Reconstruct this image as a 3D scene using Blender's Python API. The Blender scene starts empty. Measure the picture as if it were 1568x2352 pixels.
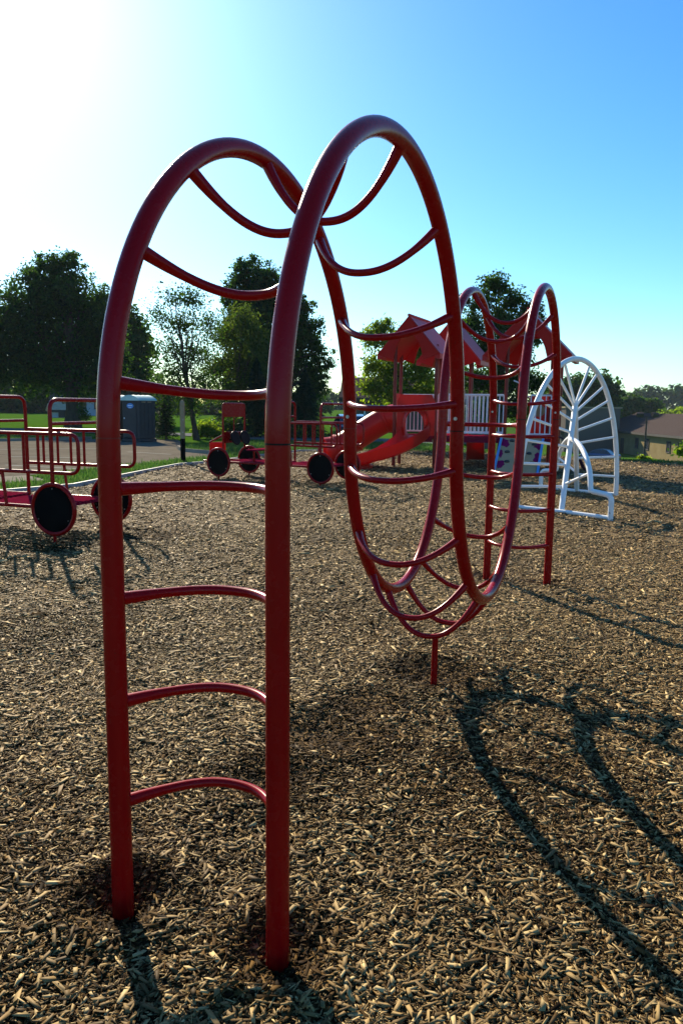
import bpy, math, random
import numpy as np
from mathutils import Vector, Matrix

# ------------------------------------------------------------------ basics
K = 1.3                      # every length below is in units of 1.3 m
random.seed(7)
RNG = np.random.default_rng(11)
R = math.radians
scene = bpy.context.scene
col = scene.collection

# camera numbers (units): used to turn a place in the photograph into a point at a chosen distance
CF, CP, CR, CH = 1721.6746, 0.1417, 0.0121, 1.5


def at(x, y, Y):
    """the world point seen at (x, y) of the 1568 x 2352 photograph at depth Y"""
    dx, dy = x - 784, y - 1176
    c, s = math.cos(CR), math.sin(CR)
    X = (c * dx + s * dy) / CF
    u = (s * dx - c * dy) / CF
    d = (X, math.cos(CP) + u * math.sin(CP), -math.sin(CP) + u * math.cos(CP))
    t = Y / d[1]
    return Vector((d[0] * t, Y, CH + d[2] * t))


def smooth(t):
    t = np.clip(t, 0, 1)
    return t * t * (3 - 2 * t)


def ter(x, y):
    """height of the land: level round the playground, falling away to the right"""
    x = np.asarray(x, float); y = np.asarray(y, float)
    r = np.hypot(x, y)
    az = np.degrees(np.arctan2(x, y))
    w = smooth((az - 6) / 9) * smooth((130 - az) / 30)
    fall = -3.35 * np.sin(np.clip((r - 23.6) / 44, 0, 1) * math.pi / 2)
    back = smooth((r - 110) / 90)
    return w * fall * (1 - back) + 0.9 * smooth((r - 120) / 120) * 0.6


class MB:
    """collects shapes; build() links them as ONE mesh object"""

    def __init__(self):
        self.v = []; self.f = []

    def add(self, vs, fs):
        n = len(self.v)
        self.v += [tuple(p) for p in vs]
        self.f += [tuple(i + n for i in q) for q in fs]
        return self

    def box(self, c, s, rot=None, M=None):
        hx, hy, hz = s[0] / 2, s[1] / 2, s[2] / 2
        vs = [Vector((sx * hx, sy * hy, sz * hz)) for sz in (-1, 1) for sy in (-1, 1) for sx in (-1, 1)]
        if rot is not None:
            m = Matrix.Rotation(rot[2], 3, 'Z') @ Matrix.Rotation(rot[1], 3, 'Y') @ Matrix.Rotation(rot[0], 3, 'X')
            vs = [m @ v for v in vs]
        if M is not None:
            vs = [M @ v for v in vs]
        c = Vector(c)
        return self.add([v + c for v in vs], [(0, 2, 3, 1), (4, 5, 7, 6), (0, 1, 5, 4), (2, 6, 7, 3), (0, 4, 6, 2), (1, 3, 7, 5)])

    def rbox(self, c, s, b, rot=None):
        """box with chamfered edges"""
        hx, hy, hz = s[0] / 2, s[1] / 2, s[2] / 2
        b = min(b, hx * .9, hy * .9, hz * .9)
        rings = []
        for z, k in ((-hz, b), (-hz + b, 0), (hz - b, 0), (hz, b)):
            x, y = hx - k, hy - k
            q = b * .9 if k == 0 else b * .5
            rings.append([(-x + q, -y, z), (x - q, -y, z), (x, -y + q, z), (x, y - q, z), (x - q, y, z), (-x + q, y, z), (-x, y - q, z), (-x, -y + q, z)])
        vs = [Vector(p) for r_ in rings for p in r_]
        if rot is not None:
            m = Matrix.Rotation(rot[2], 3, 'Z') @ Matrix.Rotation(rot[1], 3, 'Y') @ Matrix.Rotation(rot[0], 3, 'X')
            vs = [m @ v for v in vs]
        c = Vector(c)
        fs = []
        for i in range(3):
            for j in range(8):
                k = (j + 1) % 8
                fs.append((i * 8 + j, i * 8 + k, i * 8 + 8 + k, i * 8 + 8 + j))
        fs.append(tuple(reversed(range(8)))); fs.append(tuple(range(24, 32)))
        return self.add([v + c for v in vs], fs)

    def tube(self, pts, rad, n=10, closed=False, caps=True):
        pts = [Vector(p) for p in pts]
        m = len(pts)
        rads = rad if isinstance(rad, (list, tuple)) else [rad] * m
        tang = []
        for i in range(m):
            if closed:
                t = pts[(i + 1) % m] - pts[i - 1]
            else:
                t = pts[min(i + 1, m - 1)] - pts[max(i - 1, 0)]
            if t.length < 1e-9:
                t = Vector((0, 0, 1))
            tang.append(t.normalized())
        up = Vector((0, 0, 1)) if abs(tang[0].z) < .9 else Vector((1, 0, 0))
        u = tang[0].cross(up).normalized()
        vs = []
        for i in range(m):
            if i:
                u = u - tang[i] * u.dot(tang[i])
                u.normalize()
            w = tang[i].cross(u)
            for k in range(n):
                a = 2 * math.pi * k / n
                vs.append(pts[i] + (u * math.cos(a) + w * math.sin(a)) * rads[i])
        fs = []
        for i in range(m if closed else m - 1):
            j = (i + 1) % m
            for k in range(n):
                l = (k + 1) % n
                fs.append((i * n + k, i * n + l, j * n + l, j * n + k))
        if caps and not closed:
            fs.append(tuple(reversed(range(n))))
            fs.append(tuple(range((m - 1) * n, m * n)))
        return self.add(vs, fs)

    def disc(self, c, axis, r0, t, n=32, dome=0.0):
        """a round plate of thickness t, facing axis"""
        c = Vector(c); a = Vector(axis).normalized()
        return self.tube([c - a * t / 2, c - a * t * .3, c + a * t * .3, c + a * t / 2], [r0 * .97, r0, r0, r0 * .97], n)

    def prism(self, poly, d0, d1, place):
        """2D outline (u, v) extruded from d0 to d1; place(u, v, d) gives the point"""
        n = len(poly)
        vs = [place(u, v, d0) for u, v in poly] + [place(u, v, d1) for u, v in poly]
        fs = [tuple(range(n)), tuple(reversed(range(n, 2 * n)))]
        for i in range(n):
            j = (i + 1) % n
            fs.append((i, i + n, j + n, j))
        return self.add(vs, fs)

    def strip(self, A, B):
        """quads between two point rows"""
        n = len(A)
        return self.add(list(A) + list(B), [(i, i + 1, n + i + 1, n + i) for i in range(n - 1)])

    def build(self, name, mat, parent=None, sharp=38):
        me = bpy.data.meshes.new(name)
        me.from_pydata([(p[0] * K, p[1] * K, p[2] * K) for p in self.v], [], self.f)
        me.update()
        return link_mesh(name, me, mat, parent, sharp)


def link_mesh(name, me, mat, parent=None, sharp=38):
    if mat:
        me.materials.append(mat)
    if sharp is not None:
        me.polygons.foreach_set('use_smooth', [True] * len(me.polygons))
        me.set_sharp_from_angle(angle=R(sharp))
    o = bpy.data.objects.new(name, me)
    col.objects.link(o)
    if parent:
        o.parent = parent
    return o


def np_mesh(name, verts, nper, faces_per, mat, parent=None):
    """fast mesh: verts (N, nper, 3) and the same quads for each island"""
    N = len(verts)
    V = (verts * K).reshape(-1, 3).astype(np.float32)
    F = (np.arange(N)[:, None, None] * nper + np.asarray(faces_per)[None]).reshape(-1, len(faces_per[0])).astype(np.int32)
    me = bpy.data.meshes.new(name)
    me.vertices.add(len(V)); me.vertices.foreach_set('co', V.ravel())
    me.loops.add(F.size); me.loops.foreach_set('vertex_index', F.ravel())
    me.polygons.add(len(F))
    me.polygons.foreach_set('loop_start', np.arange(0, F.size, F.shape[1], dtype=np.int32))
    me.update(calc_edges=True)
    return link_mesh(name, me, mat, parent, None)


def tag(o, label=None, cat=None, group=None, kind=None):
    if label: o['label'] = label
    if cat: o['category'] = cat
    if group: o['group'] = group
    if kind: o['kind'] = kind
    return o


def thing(name, label, cat, loc=(0, 0, 0), rz=0.0, group=None):
    o = bpy.data.objects.new(name, None)
    col.objects.link(o)
    o.empty_display_size = .2
    o.location = (loc[0] * K, loc[1] * K, loc[2] * K)
    o.rotation_euler = (0, 0, rz)
    return tag(o, label, cat, group)


def copy_tree(o, parent=None):
    c = o.copy(); col.objects.link(c)
    if parent: c.parent = parent
    for ch in [x for x in bpy.data.objects if x.parent == o]:
        copy_tree(ch, c)
    return c


# ------------------------------------------------------------------ materials
def mat_new(name):
    m = bpy.data.materials.new(name); m.use_nodes = True
    nt = m.node_tree; nt.nodes.clear()
    out = nt.nodes.new('ShaderNodeOutputMaterial')
    return m, nt, out


def N(nt, kind, **kw):
    n = nt.nodes.new(kind)
    for k, v in kw.items():
        if k in n.inputs.keys() if isinstance(k, str) else False:
            n.inputs[k].default_value = v
        else:
            setattr(n, k, v)
    return n


def ramp(nt, fac, stops):
    r = nt.nodes.new('ShaderNodeValToRGB')
    while len(r.color_ramp.elements) < len(stops):
        r.color_ramp.elements.new(.5)
    for e, (p, c) in zip(r.color_ramp.elements, stops):
        e.position = p; e.color = (*c, 1)
    nt.links.new(fac, r.inputs[0])
    return r.outputs[0]


def coords(nt, scale=(1, 1, 1)):
    t = nt.nodes.new('ShaderNodeTexCoord'); m = nt.nodes.new('ShaderNodeMapping')
    m.inputs['Scale'].default_value = scale
    nt.links.new(t.outputs['Object'], m.inputs[0])
    return m.outputs[0]


def noise(nt, vec, scale, detail=4, rough=.55):
    n = nt.nodes.new('ShaderNodeTexNoise')
    n.inputs['Scale'].default_value = scale; n.inputs['Detail'].default_value = detail; n.inputs['Roughness'].default_value = rough
    nt.links.new(vec, n.inputs['Vector'])
    return n.outputs['Fac']


def principled(name, stops, scale=3.0, rough=.5, metal=0.0, spec=.2, bump=0.0, bscale=40.0, coat=0.0, trans=0.0, stretch=(1, 1, 1), marks=None, mscale=9.0, mth=.70):
    """painted or plain surface: colour wanders between stops, optional small marks of another colour"""
    m, nt, out = mat_new(name)
    b = nt.nodes.new('ShaderNodeBsdfPrincipled')
    vec = coords(nt, stretch)
    c = ramp(nt, noise(nt, vec, scale), stops)
    if marks:
        mk = noise(nt, vec, mscale, 6, .62)
        mr = nt.nodes.new('ShaderNodeMapRange')
        mr.inputs['From Min'].default_value = mth; mr.inputs['From Max'].default_value = mth + .03
        nt.links.new(mk, mr.inputs['Value'])
        mx = nt.nodes.new('ShaderNodeMix'); mx.data_type = 'RGBA'
        nt.links.new(mr.outputs[0], mx.inputs[0]); nt.links.new(c, mx.inputs[6]); mx.inputs[7].default_value = (*marks, 1)
        c = mx.outputs[2]
    nt.links.new(c, b.inputs['Base Color'])
    rn = nt.nodes.new('ShaderNodeMapRange')
    rn.inputs['To Min'].default_value = rough * .75; rn.inputs['To Max'].default_value = min(1, rough * 1.3)
    nt.links.new(noise(nt, vec, scale * 6, 5), rn.inputs['Value'])
    nt.links.new(rn.outputs[0], b.inputs['Roughness'])
    b.inputs['Metallic'].default_value = metal
    b.inputs['Specular IOR Level'].default_value = 0 if rough >= .7 else spec
    b.inputs['Coat Weight'].default_value = coat
    b.inputs['Coat Roughness'].default_value = .05
    if bump:
        bp = nt.nodes.new('ShaderNodeBump'); bp.inputs['Strength'].default_value = bump; bp.inputs['Distance'].default_value = .01
        nt.links.new(noise(nt, vec, bscale, 5), bp.inputs['Height'])
        nt.links.new(bp.outputs[0], b.inputs['Normal'])
    if trans:
        t = nt.nodes.new('ShaderNodeBsdfTranslucent'); nt.links.new(c, t.inputs[0])
        mx = nt.nodes.new('ShaderNodeMixShader'); mx.inputs[0].default_value = trans
        nt.links.new(b.outputs[0], mx.inputs[1]); nt.links.new(t.outputs[0], mx.inputs[2])
        nt.links.new(mx.outputs[0], out.inputs[0])
    else:
        nt.links.new(b.outputs[0], out.inputs[0])
    return m


def foliage(name, dark, light, trans=.45, tcol=None):
    m, nt, out = mat_new(name)
    g = nt.nodes.new('ShaderNodeNewGeometry')
    c = ramp(nt, g.outputs['Random Per Island'], [(0, dark), (.55, tuple((a + b) / 2 for a, b in zip(dark, light))), (1, light)])
    d = nt.nodes.new('ShaderNodeBsdfDiffuse'); t = nt.nodes.new('ShaderNodeBsdfTranslucent'); gl = nt.nodes.new('ShaderNodeBsdfGlossy')
    gl.inputs['Roughness'].default_value = .45; gl.inputs['Color'].default_value = (.5, .5, .5, 1)
    nt.links.new(c, d.inputs[0])
    hs = nt.nodes.new('ShaderNodeMix'); hs.data_type = 'RGBA'; hs.blend_type = 'MULTIPLY'; hs.inputs[0].default_value = 1
    nt.links.new(c, hs.inputs[6]); hs.inputs[7].default_value = (*(tcol or (1.7, 1.55, .55)), 1)
    nt.links.new(hs.outputs[2], t.inputs[0])
    mx = nt.nodes.new('ShaderNodeMixShader'); mx.inputs[0].default_value = trans
    nt.links.new(d.outputs[0], mx.inputs[1]); nt.links.new(t.outputs[0], mx.inputs[2])
    m2 = nt.nodes.new('ShaderNodeMixShader'); m2.inputs[0].default_value = .02
    nt.links.new(mx.outputs[0], m2.inputs[1]); nt.links.new(gl.outputs[0], m2.inputs[2])
    nt.links.new(m2.outputs[0], out.inputs[0])
    return m


def island_mat(name, stops, rough=.7, trans=0.0, spec=.35, grain=False):
    m, nt, out = mat_new(name)
    g = nt.nodes.new('ShaderNodeNewGeometry')
    b = nt.nodes.new('ShaderNodeBsdfPrincipled')
    c = ramp(nt, g.outputs['Random Per Island'], stops)
    # broad patches of fresher and older material
    vec = coords(nt)
    pr = nt.nodes.new('ShaderNodeMapRange'); pr.inputs['From Min'].default_value = .3; pr.inputs['From Max'].default_value = .7
    pr.inputs['To Min'].default_value = .72; pr.inputs['To Max'].default_value = 1.18
    nt.links.new(noise(nt, vec, .8, 3), pr.inputs['Value'])
    vm = nt.nodes.new('ShaderNodeVectorMath'); vm.operation = 'SCALE'
    nt.links.new(c, vm.inputs[0]); nt.links.new(pr.outputs[0], vm.inputs['Scale'])
    nt.links.new(vm.outputs[0], b.inputs['Base Color'])
    b.inputs['Roughness'].default_value = rough
    b.inputs['Specular IOR Level'].default_value = spec
    if trans:
        t = nt.nodes.new('ShaderNodeBsdfTranslucent'); nt.links.new(vm.outputs[0], t.inputs[0])
        mx = nt.nodes.new('ShaderNodeMixShader'); mx.inputs[0].default_value = trans
        nt.links.new(b.outputs[0], mx.inputs[1]); nt.links.new(t.outputs[0], mx.inputs[2])
        nt.links.new(mx.outputs[0], out.inputs[0])
    else:
        nt.links.new(b.outputs[0], out.inputs[0])
    return m


RED = principled('red_paint', [(.3, (.25, .0015, .0027)), (.7, (.28, .0023, .0035))], 3, .26, spec=.15, coat=.05, marks=(.03, .012, .012), mscale=15, mth=.705)
REDP = principled('red_plastic', [(.3, (.55, .012, .006)), (.7, (.62, .018, .01))], 2.5, .32, spec=.28, trans=.3)
REDDK = principled('dark_red_paint', [(.3, (.16, .004, .005)), (.7, (.2, .006, .007))], 4, .3, spec=.25)
ROOFM = principled('red_roof_plastic', [(.3, (.46, .009, .007)), (.7, (.52, .013, .01))], 2, .45, spec=.12, trans=.22)
DECKM = principled('coated_deck', [(.3, (.17, .009, .028)), (.7, (.22, .014, .038))], 6, .7)
WHITEP = principled('white_paint', [(.3, (.72, .71, .69)), (.7, (.82, .81, .79))], 5, .3, spec=.5, marks=(.16, .13, .11), mscale=11, mth=.69)
CREAM = principled('cream_paint', [(.3, (.26, .2, .12)), (.7, (.34, .27, .165))], 6, .7, bump=.2)
BLACKP = principled('black_plastic', [(.3, (.004, .004, .004)), (.7, (.007, .007, .007))], 5, .7, spec=.06)
BLACKG = principled('black_gloss', [(.3, (.006, .006, .006)), (.7, (.01, .01, .01))], 5, .4, spec=.08)
STEEL = principled('bolt_steel', [(.3, (.35, .35, .36)), (.7, (.5, .5, .5))], 20, .35, metal=.9)
ROCKP = principled('tan_climbing_panel', [(.3, (.44, .28, .15)), (.7, (.5, .33, .19))], 3, .7)
HOLDM = principled('dark_holds', [(.3, (.03, .035, .04)), (.7, (.05, .055, .06))], 8, .4)
BLUEP = principled('blue_plastic', [(.3, (.08, .3, .62)), (.7, (.12, .38, .72))], 3, .35)
PINKP = principled('magenta_plastic', [(.3, (.22, .008, .07)), (.7, (.28, .012, .09))], 3, .7)
LILAC = principled('pale_railing', [(.3, (.66, .62, .66)), (.7, (.76, .72, .75))], 5, .35)
PURPLE = principled('dark_net_rope', [(.3, (.06, .02, .04)), (.7, (.1, .03, .06))], 10, .7)
POTTY = principled('slate_plastic', [(.3, (.022, .022, .027)), (.7, (.03, .03, .036))], 2, .5, spec=.35, bump=.05)
POTROOF = principled('pale_teal_roof', [(.3, (.35, .55, .52)), (.7, (.48, .66, .63))], 2, .4)
SIGNB = principled('sign_blue', [(.3, (.06, .2, .55)), (.7, (.1, .28, .65))], 2, .4)
SIGNW = principled('sign_white', [(.3, (.6, .7, .75)), (.7, (.7, .8, .85))], 2, .4)
SHINGLE = principled('brown_shingles', [(.3, (.06, .045, .04)), (.7, (.085, .065, .057))], 3, .85, stretch=(1, 1, 6), bump=.5, bscale=14)
TANWALL = principled('tan_wall', [(.3, (.2, .15, .075)), (.7, (.25, .195, .1))], 1.0, .85, bump=.2, bscale=20)
GREYWALL = principled('grey_brown_brick', [(.3, (.1, .085, .075)), (.7, (.14, .12, .1))], 8, .85, stretch=(1, 1, 3), bump=.3, bscale=16)
DARKTRIM = principled('dark_trim', [(.3, (.04, .035, .03)), (.7, (.06, .05, .045))], 3, .6)
PALEWALL = principled('pale_siding', [(.3, (.3, .34, .4)), (.7, (.38, .42, .48))], 2, .7, stretch=(1, 1, 8), bump=.3, bscale=10)
SHEDW = principled('shed_siding', [(.3, (.42, .42, .42)), (.7, (.5, .5, .5))], 2, .75)
SHEDR = principled('tan_roof', [(.3, (.4, .3, .2)), (.7, (.5, .38, .26))], 3, .8)
GLASS = principled('window_glass', [(.3, (.02, .025, .03)), (.7, (.035, .04, .05))], 2, .08, spec=.8)
CARP = principled('blue_car_paint', [(.3, (.03, .09, .22)), (.7, (.04, .12, .27))], 1, .2, metal=.3, coat=.6)
CARD = principled('dark_car_paint', [(.3, (.02, .022, .025)), (.7, (.03, .032, .036))], 1, .2, coat=.6)
BARK = principled('bark', [(.3, (.05, .038, .028)), (.7, (.09, .07, .052))], 6, .9, stretch=(1, 1, .25), bump=.8, bscale=18)
ASPH = principled('asphalt', [(.25, (.12, .102, .078)), (.5, (.15, .128, .096)), (.75, (.18, .153, .115))], .9, .9, bump=.3, bscale=90, marks=(.07, .058, .045), mscale=2.2, mth=.62)
ROADM = principled('road_asphalt', [(.3, (.13, .13, .135)), (.7, (.16, .16, .165))], .8, .9)
CONC = principled('concrete', [(.3, (.2, .175, .135)), (.7, (.26, .23, .18))], 2, .9, bump=.3)
LINEM = principled('line_paint', [(.3, (.3, .29, .25)), (.7, (.4, .38, .33))], 3, .7)
EDGE = principled('edging_timber', [(.3, (.25, .25, .235)), (.7, (.36, .36, .33))], 2, .55)
LAWN = principled('lawn', [(.2, (.03, .075, .01)), (.5, (.05, .115, .012)), (.8, (.085, .15, .02))], 1.1, 1.0, spec=.0, bump=1.0, bscale=22)
LAMPM = principled('weathered_pole', [(.3, (.07, .055, .045)), (.7, (.1, .08, .07))], 3, .7)

LEAF_DARK = foliage('leaf_dark', (.012, .035, .007), (.04, .1, .014), .56)
LEAF_MID = foliage('leaf_mid', (.018, .05, .01), (.05, .11, .018), .45)
LEAF_OLIVE = foliage('leaf_olive', (.03, .06, .012), (.07, .112, .022), .48)
LEAF_BRIGHT = foliage('leaf_bright', (.06, .125, .012), (.17, .25, .03), .68)
LEAF_SPRUCE = foliage('needle_spruce', (.01, .028, .014), (.028, .06, .028), .18, (1.2, 1.3, .7))
LEAF_FAR = foliage('leaf_far', (.02, .055, .02), (.05, .1, .03), .35)
GRASSM = island_mat('grass_blade', [(0, (.035, .1, .012)), (.5, (.06, .15, .018)), (1, (.13, .21, .04))], .6, .45)
CHIP = island_mat('bleached_lit_wood_chip', [(0, (.085, .049, .016)), (.4, (.18, .11, .038)), (.8, (.31, .205, .078)), (1, (.52, .375, .165))], .68, spec=.14)
CHIP_DAMP_SHADED = island_mat('damp_shaded_wood_chip', [(0, (.009, .0045, .0012)), (.5, (.035, .0175, .0048)), (1, (.125, .069, .019))], .75, spec=.06)  # damp lower layer; also carries the foreground shading painted in by distance


def mulch_bed_mat():
    m, nt, out = mat_new('mulch_bed')
    b = nt.nodes.new('ShaderNodeBsdfPrincipled'); b.inputs['Roughness'].default_value = .9; b.inputs['Specular IOR Level'].default_value = .2
    vec = coords(nt)
    v = nt.nodes.new('ShaderNodeTexVoronoi'); v.inputs['Scale'].default_value = 64; nt.links.new(vec, v.inputs['Vector'])
    sep = nt.nodes.new('ShaderNodeSeparateColor'); nt.links.new(v.outputs['Color'], sep.inputs[0])
    c = ramp(nt, sep.outputs[0], [(0, (.014, .008, .002)), (.35, (.06, .034, .01)), (.7, (.2, .12, .04)), (1, (.38, .26, .1))])
    nt.links.new(c, b.inputs['Base Color'])
    bp = nt.nodes.new('ShaderNodeBump'); bp.inputs['Strength'].default_value = 1; bp.inputs['Distance'].default_value = .03
    nt.links.new(sep.outputs[1], bp.inputs['Height']); nt.links.new(bp.outputs[0], b.inputs['Normal'])
    nt.links.new(b.outputs[0], out.inputs[0])
    return m


MULCH = mulch_bed_mat()


def shingle_roof_mat():
    m, nt, out = mat_new('moulded_roof_tiles')
    b = nt.nodes.new('ShaderNodeBsdfPrincipled'); b.inputs['Base Color'].default_value = (.5, .012, .014, 1); b.inputs['Roughness'].default_value = .45; b.inputs['Specular IOR Level'].default_value = .3
    t = nt.nodes.new('ShaderNodeTexCoord')
    br = nt.nodes.new('ShaderNodeTexBrick'); br.inputs['Scale'].default_value = 7; br.inputs['Mortar Size'].default_value = .04
    br.inputs['Color1'].default_value = (.9, .9, .9, 1); br.inputs['Color2'].default_value = (.6, .6, .6, 1); br.inputs['Mortar'].default_value = (0, 0, 0, 1)
    mp = nt.nodes.new('ShaderNodeMapping'); mp.inputs['Rotation'].default_value = (R(90), 0, R(90))
    nt.links.new(t.outputs['Object'], mp.inputs[0]); nt.links.new(mp.outputs[0], br.inputs['Vector'])
    bp = nt.nodes.new('ShaderNodeBump'); bp.inputs['Strength'].default_value = .8; bp.inputs['Distance'].default_value = .03
    nt.links.new(br.outputs['Color'], bp.inputs['Height']); nt.links.new(bp.outputs[0], b.inputs['Normal'])
    nt.links.new(b.outputs[0], out.inputs[0])
    return m


TILES = shingle_roof_mat()

# mulch bed: star-shaped round the camera
BED = [(-9, -5), (-9.5, 5), (-8, 9.2), (-5.55, 12.1), (-4.73, 13.16), (-4.25, 16.0), (-3.9, 18.0), (-3.38, 18.75), (-2.38, 21.4), (-1.33, 24.0), (1.66, 25.1), (4.5, 24.6), (6.9, 22.9), (9.33, 20.4), (14, 17.5), (17, 5), (12, -6), (0, -8)]


def bed_radius(az):
    best = 1e9
    d = (math.sin(az), math.cos(az))
    n = len(BED)
    for i in range(n):
        (x1, y1), (x2, y2) = BED[i], BED[(i + 1) % n]
        ex, ey = x2 - x1, y2 - y1
        den = d[0] * ey - d[1] * ex
        if abs(den) < 1e-9: continue
        t = (x1 * ey - y1 * ex) / den
        u = (x1 * d[1] - y1 * d[0]) / den
        if t > 0 and -1e-6 <= u <= 1 + 1e-6:
            best = min(best, t)
    return best



# ------------------------------------------------------------------ setting: land, lot, roads
def land():
    nr, na = 150, 220
    rr = np.concatenate([[0.0], np.geomspace(1.5, 1500, nr)])
    aa = np.linspace(0, 2 * math.pi, na, endpoint=False)
    RR, AA = np.meshgrid(rr[1:], aa, indexing='ij')
    X, Y = RR * np.sin(AA), RR * np.cos(AA)
    rb = np.array([bed_radius(a) for a in aa])[None]
    Z = ter(X, Y) - .3 * smooth((rb * .93 - RR) / 1.0)
    V = np.concatenate([[[0, 0, -.3]], np.stack([X, Y, Z], -1).reshape(-1, 3)])
    F = [(0, 1 + (j + 1) % na, 1 + j) for j in range(na)]
    for i in range(nr - 1):
        for j in range(na):
            k = (j + 1) % na
            F.append((1 + i * na + j, 1 + i * na + k, 1 + (i + 1) * na + k, 1 + (i + 1) * na + j))
    m = MB(); m.v = [tuple(p) for p in V]; m.f = F
    tag(m.build('ground', LAWN, sharp=None), kind='structure')


land()


def sheet(name, poly, z, mat):
    m = MB().add([(x, y, z) for x, y in poly], [tuple(range(len(poly)))])
    return tag(m.build(name, mat, sharp=None), kind='structure')


# the lot: far side follows the kerb, near side the strip of grass
KERB = [(-40, 14), (-24, 23.5), (-12.65, 28.2), (-10.2, 30.6), (-8.6, 31.6), (-6.8, 31), (-5.7, 27.4), (-5.43, 24.9), (-4.95, 23.4), (-4.19, 22.7), (-3.75, 22.2)]
NEAR = [(-3.55, 21.3), (-3.86, 20.7), (-4.3, 19.9), (-5.25, 17.5), (-5.84, 16.0), (-7.6, 13.6), (-11, 10.5), (-16, 6), (-30, 0), (-40, 0)]
sheet('parking_lot', list(reversed(KERB + NEAR)), .006, ASPH)
def road():
    a = [(-30, 40.5), (-18, 38.2), (-8, 35.0), (-3.6, 31.6), (0, 30.6), (4, 30.0), (8, 29.5), (12, 29.0), (18, 28.2), (26, 27.2)]
    b = [(-30, 44), (-18, 41.4), (-8, 37.6), (-3.2, 35.0), (0, 34.2), (4, 33.4), (8, 32.8), (12, 32.2), (18, 31.4), (26, 30.4)]
    m = MB(); k = 24
    def row(p):
        out = []
        for (x0, y0), (x1, y1) in zip(p, p[1:]):
            out += [(x0 + (x1 - x0) * i / k, y0 + (y1 - y0) * i / k) for i in range(k)]
        return out + [p[-1]]
    A, B = row(a), row(b)
    rows = [[(x0 + (x1 - x0) * t, y0 + (y1 - y0) * t) for (x0, y0), (x1, y1) in zip(A, B)] for t in np.linspace(0, 1, 6)]
    rows = [[(x, y, float(ter(x, y)) + .03) for x, y in r_] for r_ in rows]
    for p, q in zip(rows, rows[1:]): m.strip(p, q)
    tag(m.build('road', ROADM, sharp=None), kind='structure')


road()
sheet('concrete_pad', [(-8.6, 13.0), (-7.2, 12.2), (-5.55, 14.2), (-6.4, 15.2)], .012, CONC)
for a, b in (((-7.9, 17.6), (-5.35, 16.6)), ((-9.0, 20.3), (-7.0, 20.2)), ((-6.55, 22.9), (-5.0, 22.0)), ((-12, 22.8), (-7.4, 24.6))):
    d = Vector((b[0] - a[0], b[1] - a[1])).normalized() * .045
    sheet('parking_line', [(a[0] + d.y, a[1] - d.x), (b[0] + d.y, b[1] - d.x), (b[0] - d.y, b[1] + d.x), (a[0] - d.y, a[1] + d.x)], .011, LINEM)


def ribbon(pts, w, h, z0=0.0):
    """a raised strip along a path"""
    m = MB(); n = len(pts)
    rows = [[], [], [], []]
    for i, p in enumerate(pts):
        p = Vector(p); q = Vector(pts[min(i + 1, n - 1)]) - Vector(pts[max(i - 1, 0)])
        s = Vector((q.y, -q.x)).normalized() * w / 2
        c = w * .18
        sc = s.normalized() * c
        rows[0].append((p.x - s.x, p.y - s.y, z0)); rows[1].append((p.x - s.x + sc.x, p.y - s.y + sc.y, z0 + h))
        rows[2].append((p.x + s.x - sc.x, p.y + s.y - sc.y, z0 + h)); rows[3].append((p.x + s.x, p.y + s.y, z0))
    for a, b in zip(rows, rows[1:]):
        m.strip(a, b)
    m.add([rows[k][0] for k in range(4)], [(0, 1, 2, 3)]); m.add([rows[k][-1] for k in range(4)], [(3, 2, 1, 0)])
    return m


tag(ribbon(KERB[1:4], .13, .11, .0).build('kerb', CONC), kind='structure')
tag(ribbon(KERB[7:], .13, .11, .0).build('kerb', CONC), kind='structure')

YAW = .4092
AX = Vector((math.sin(YAW), math.cos(YAW), 0)); SD = Vector((math.cos(YAW), -math.sin(YAW), 0))
ORG = Vector((-.6307, 2.0306, 0)); WID = .5167
_wv = [(RNG.uniform(-1, 1, 2) / np.hypot(*RNG.uniform(-1, 1, 2)).clip(.4), f, RNG.uniform(0, 6.28)) for f in (.8, 1.3, 2.1, 3.4, 5.5, 8, 11, 15)]
HOLL = [(1.1, 3.3, 1.3, .03)]   # (x, y, radius, depth)
for p, rr_, dd in ((ORG, .12, .062), (ORG + SD * WID, .12, .04), (ORG + AX * 4.797, .15, .02), (ORG + AX * 4.797 + SD * WID, .15, .02), (Vector((.52, 4.03, 0)), .2, .035), (Vector((-.05, 3.25, 0)), .2, .03), (Vector((-.28, 2.75, 0)), .14, .025), (Vector((.12, 3.55, 0)), .16, .022), (Vector((-2.95, 7.6, 0)), .45, .05), (Vector((-2.2, 8.4, 0)), .5, .04)):
    HOLL.append((p.x, p.y, rr_, dd))


def mz(x, y):
    z = np.zeros_like(x)
    for v, f, ph in _wv:
        z += .011 / (f ** .75) * np.sin((x * v[0] + y * v[1]) * f + ph)
    for hx, hy, hr, hd in HOLL:
        q = ((x - hx) ** 2 + (y - hy) ** 2) / hr ** 2
        z += hd * (-np.exp(-q * 1.4) + (.35 if hr < 1 else 0) * np.exp(-(np.sqrt(q) - 1.5) ** 2 * 5))
    return z + .018


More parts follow.
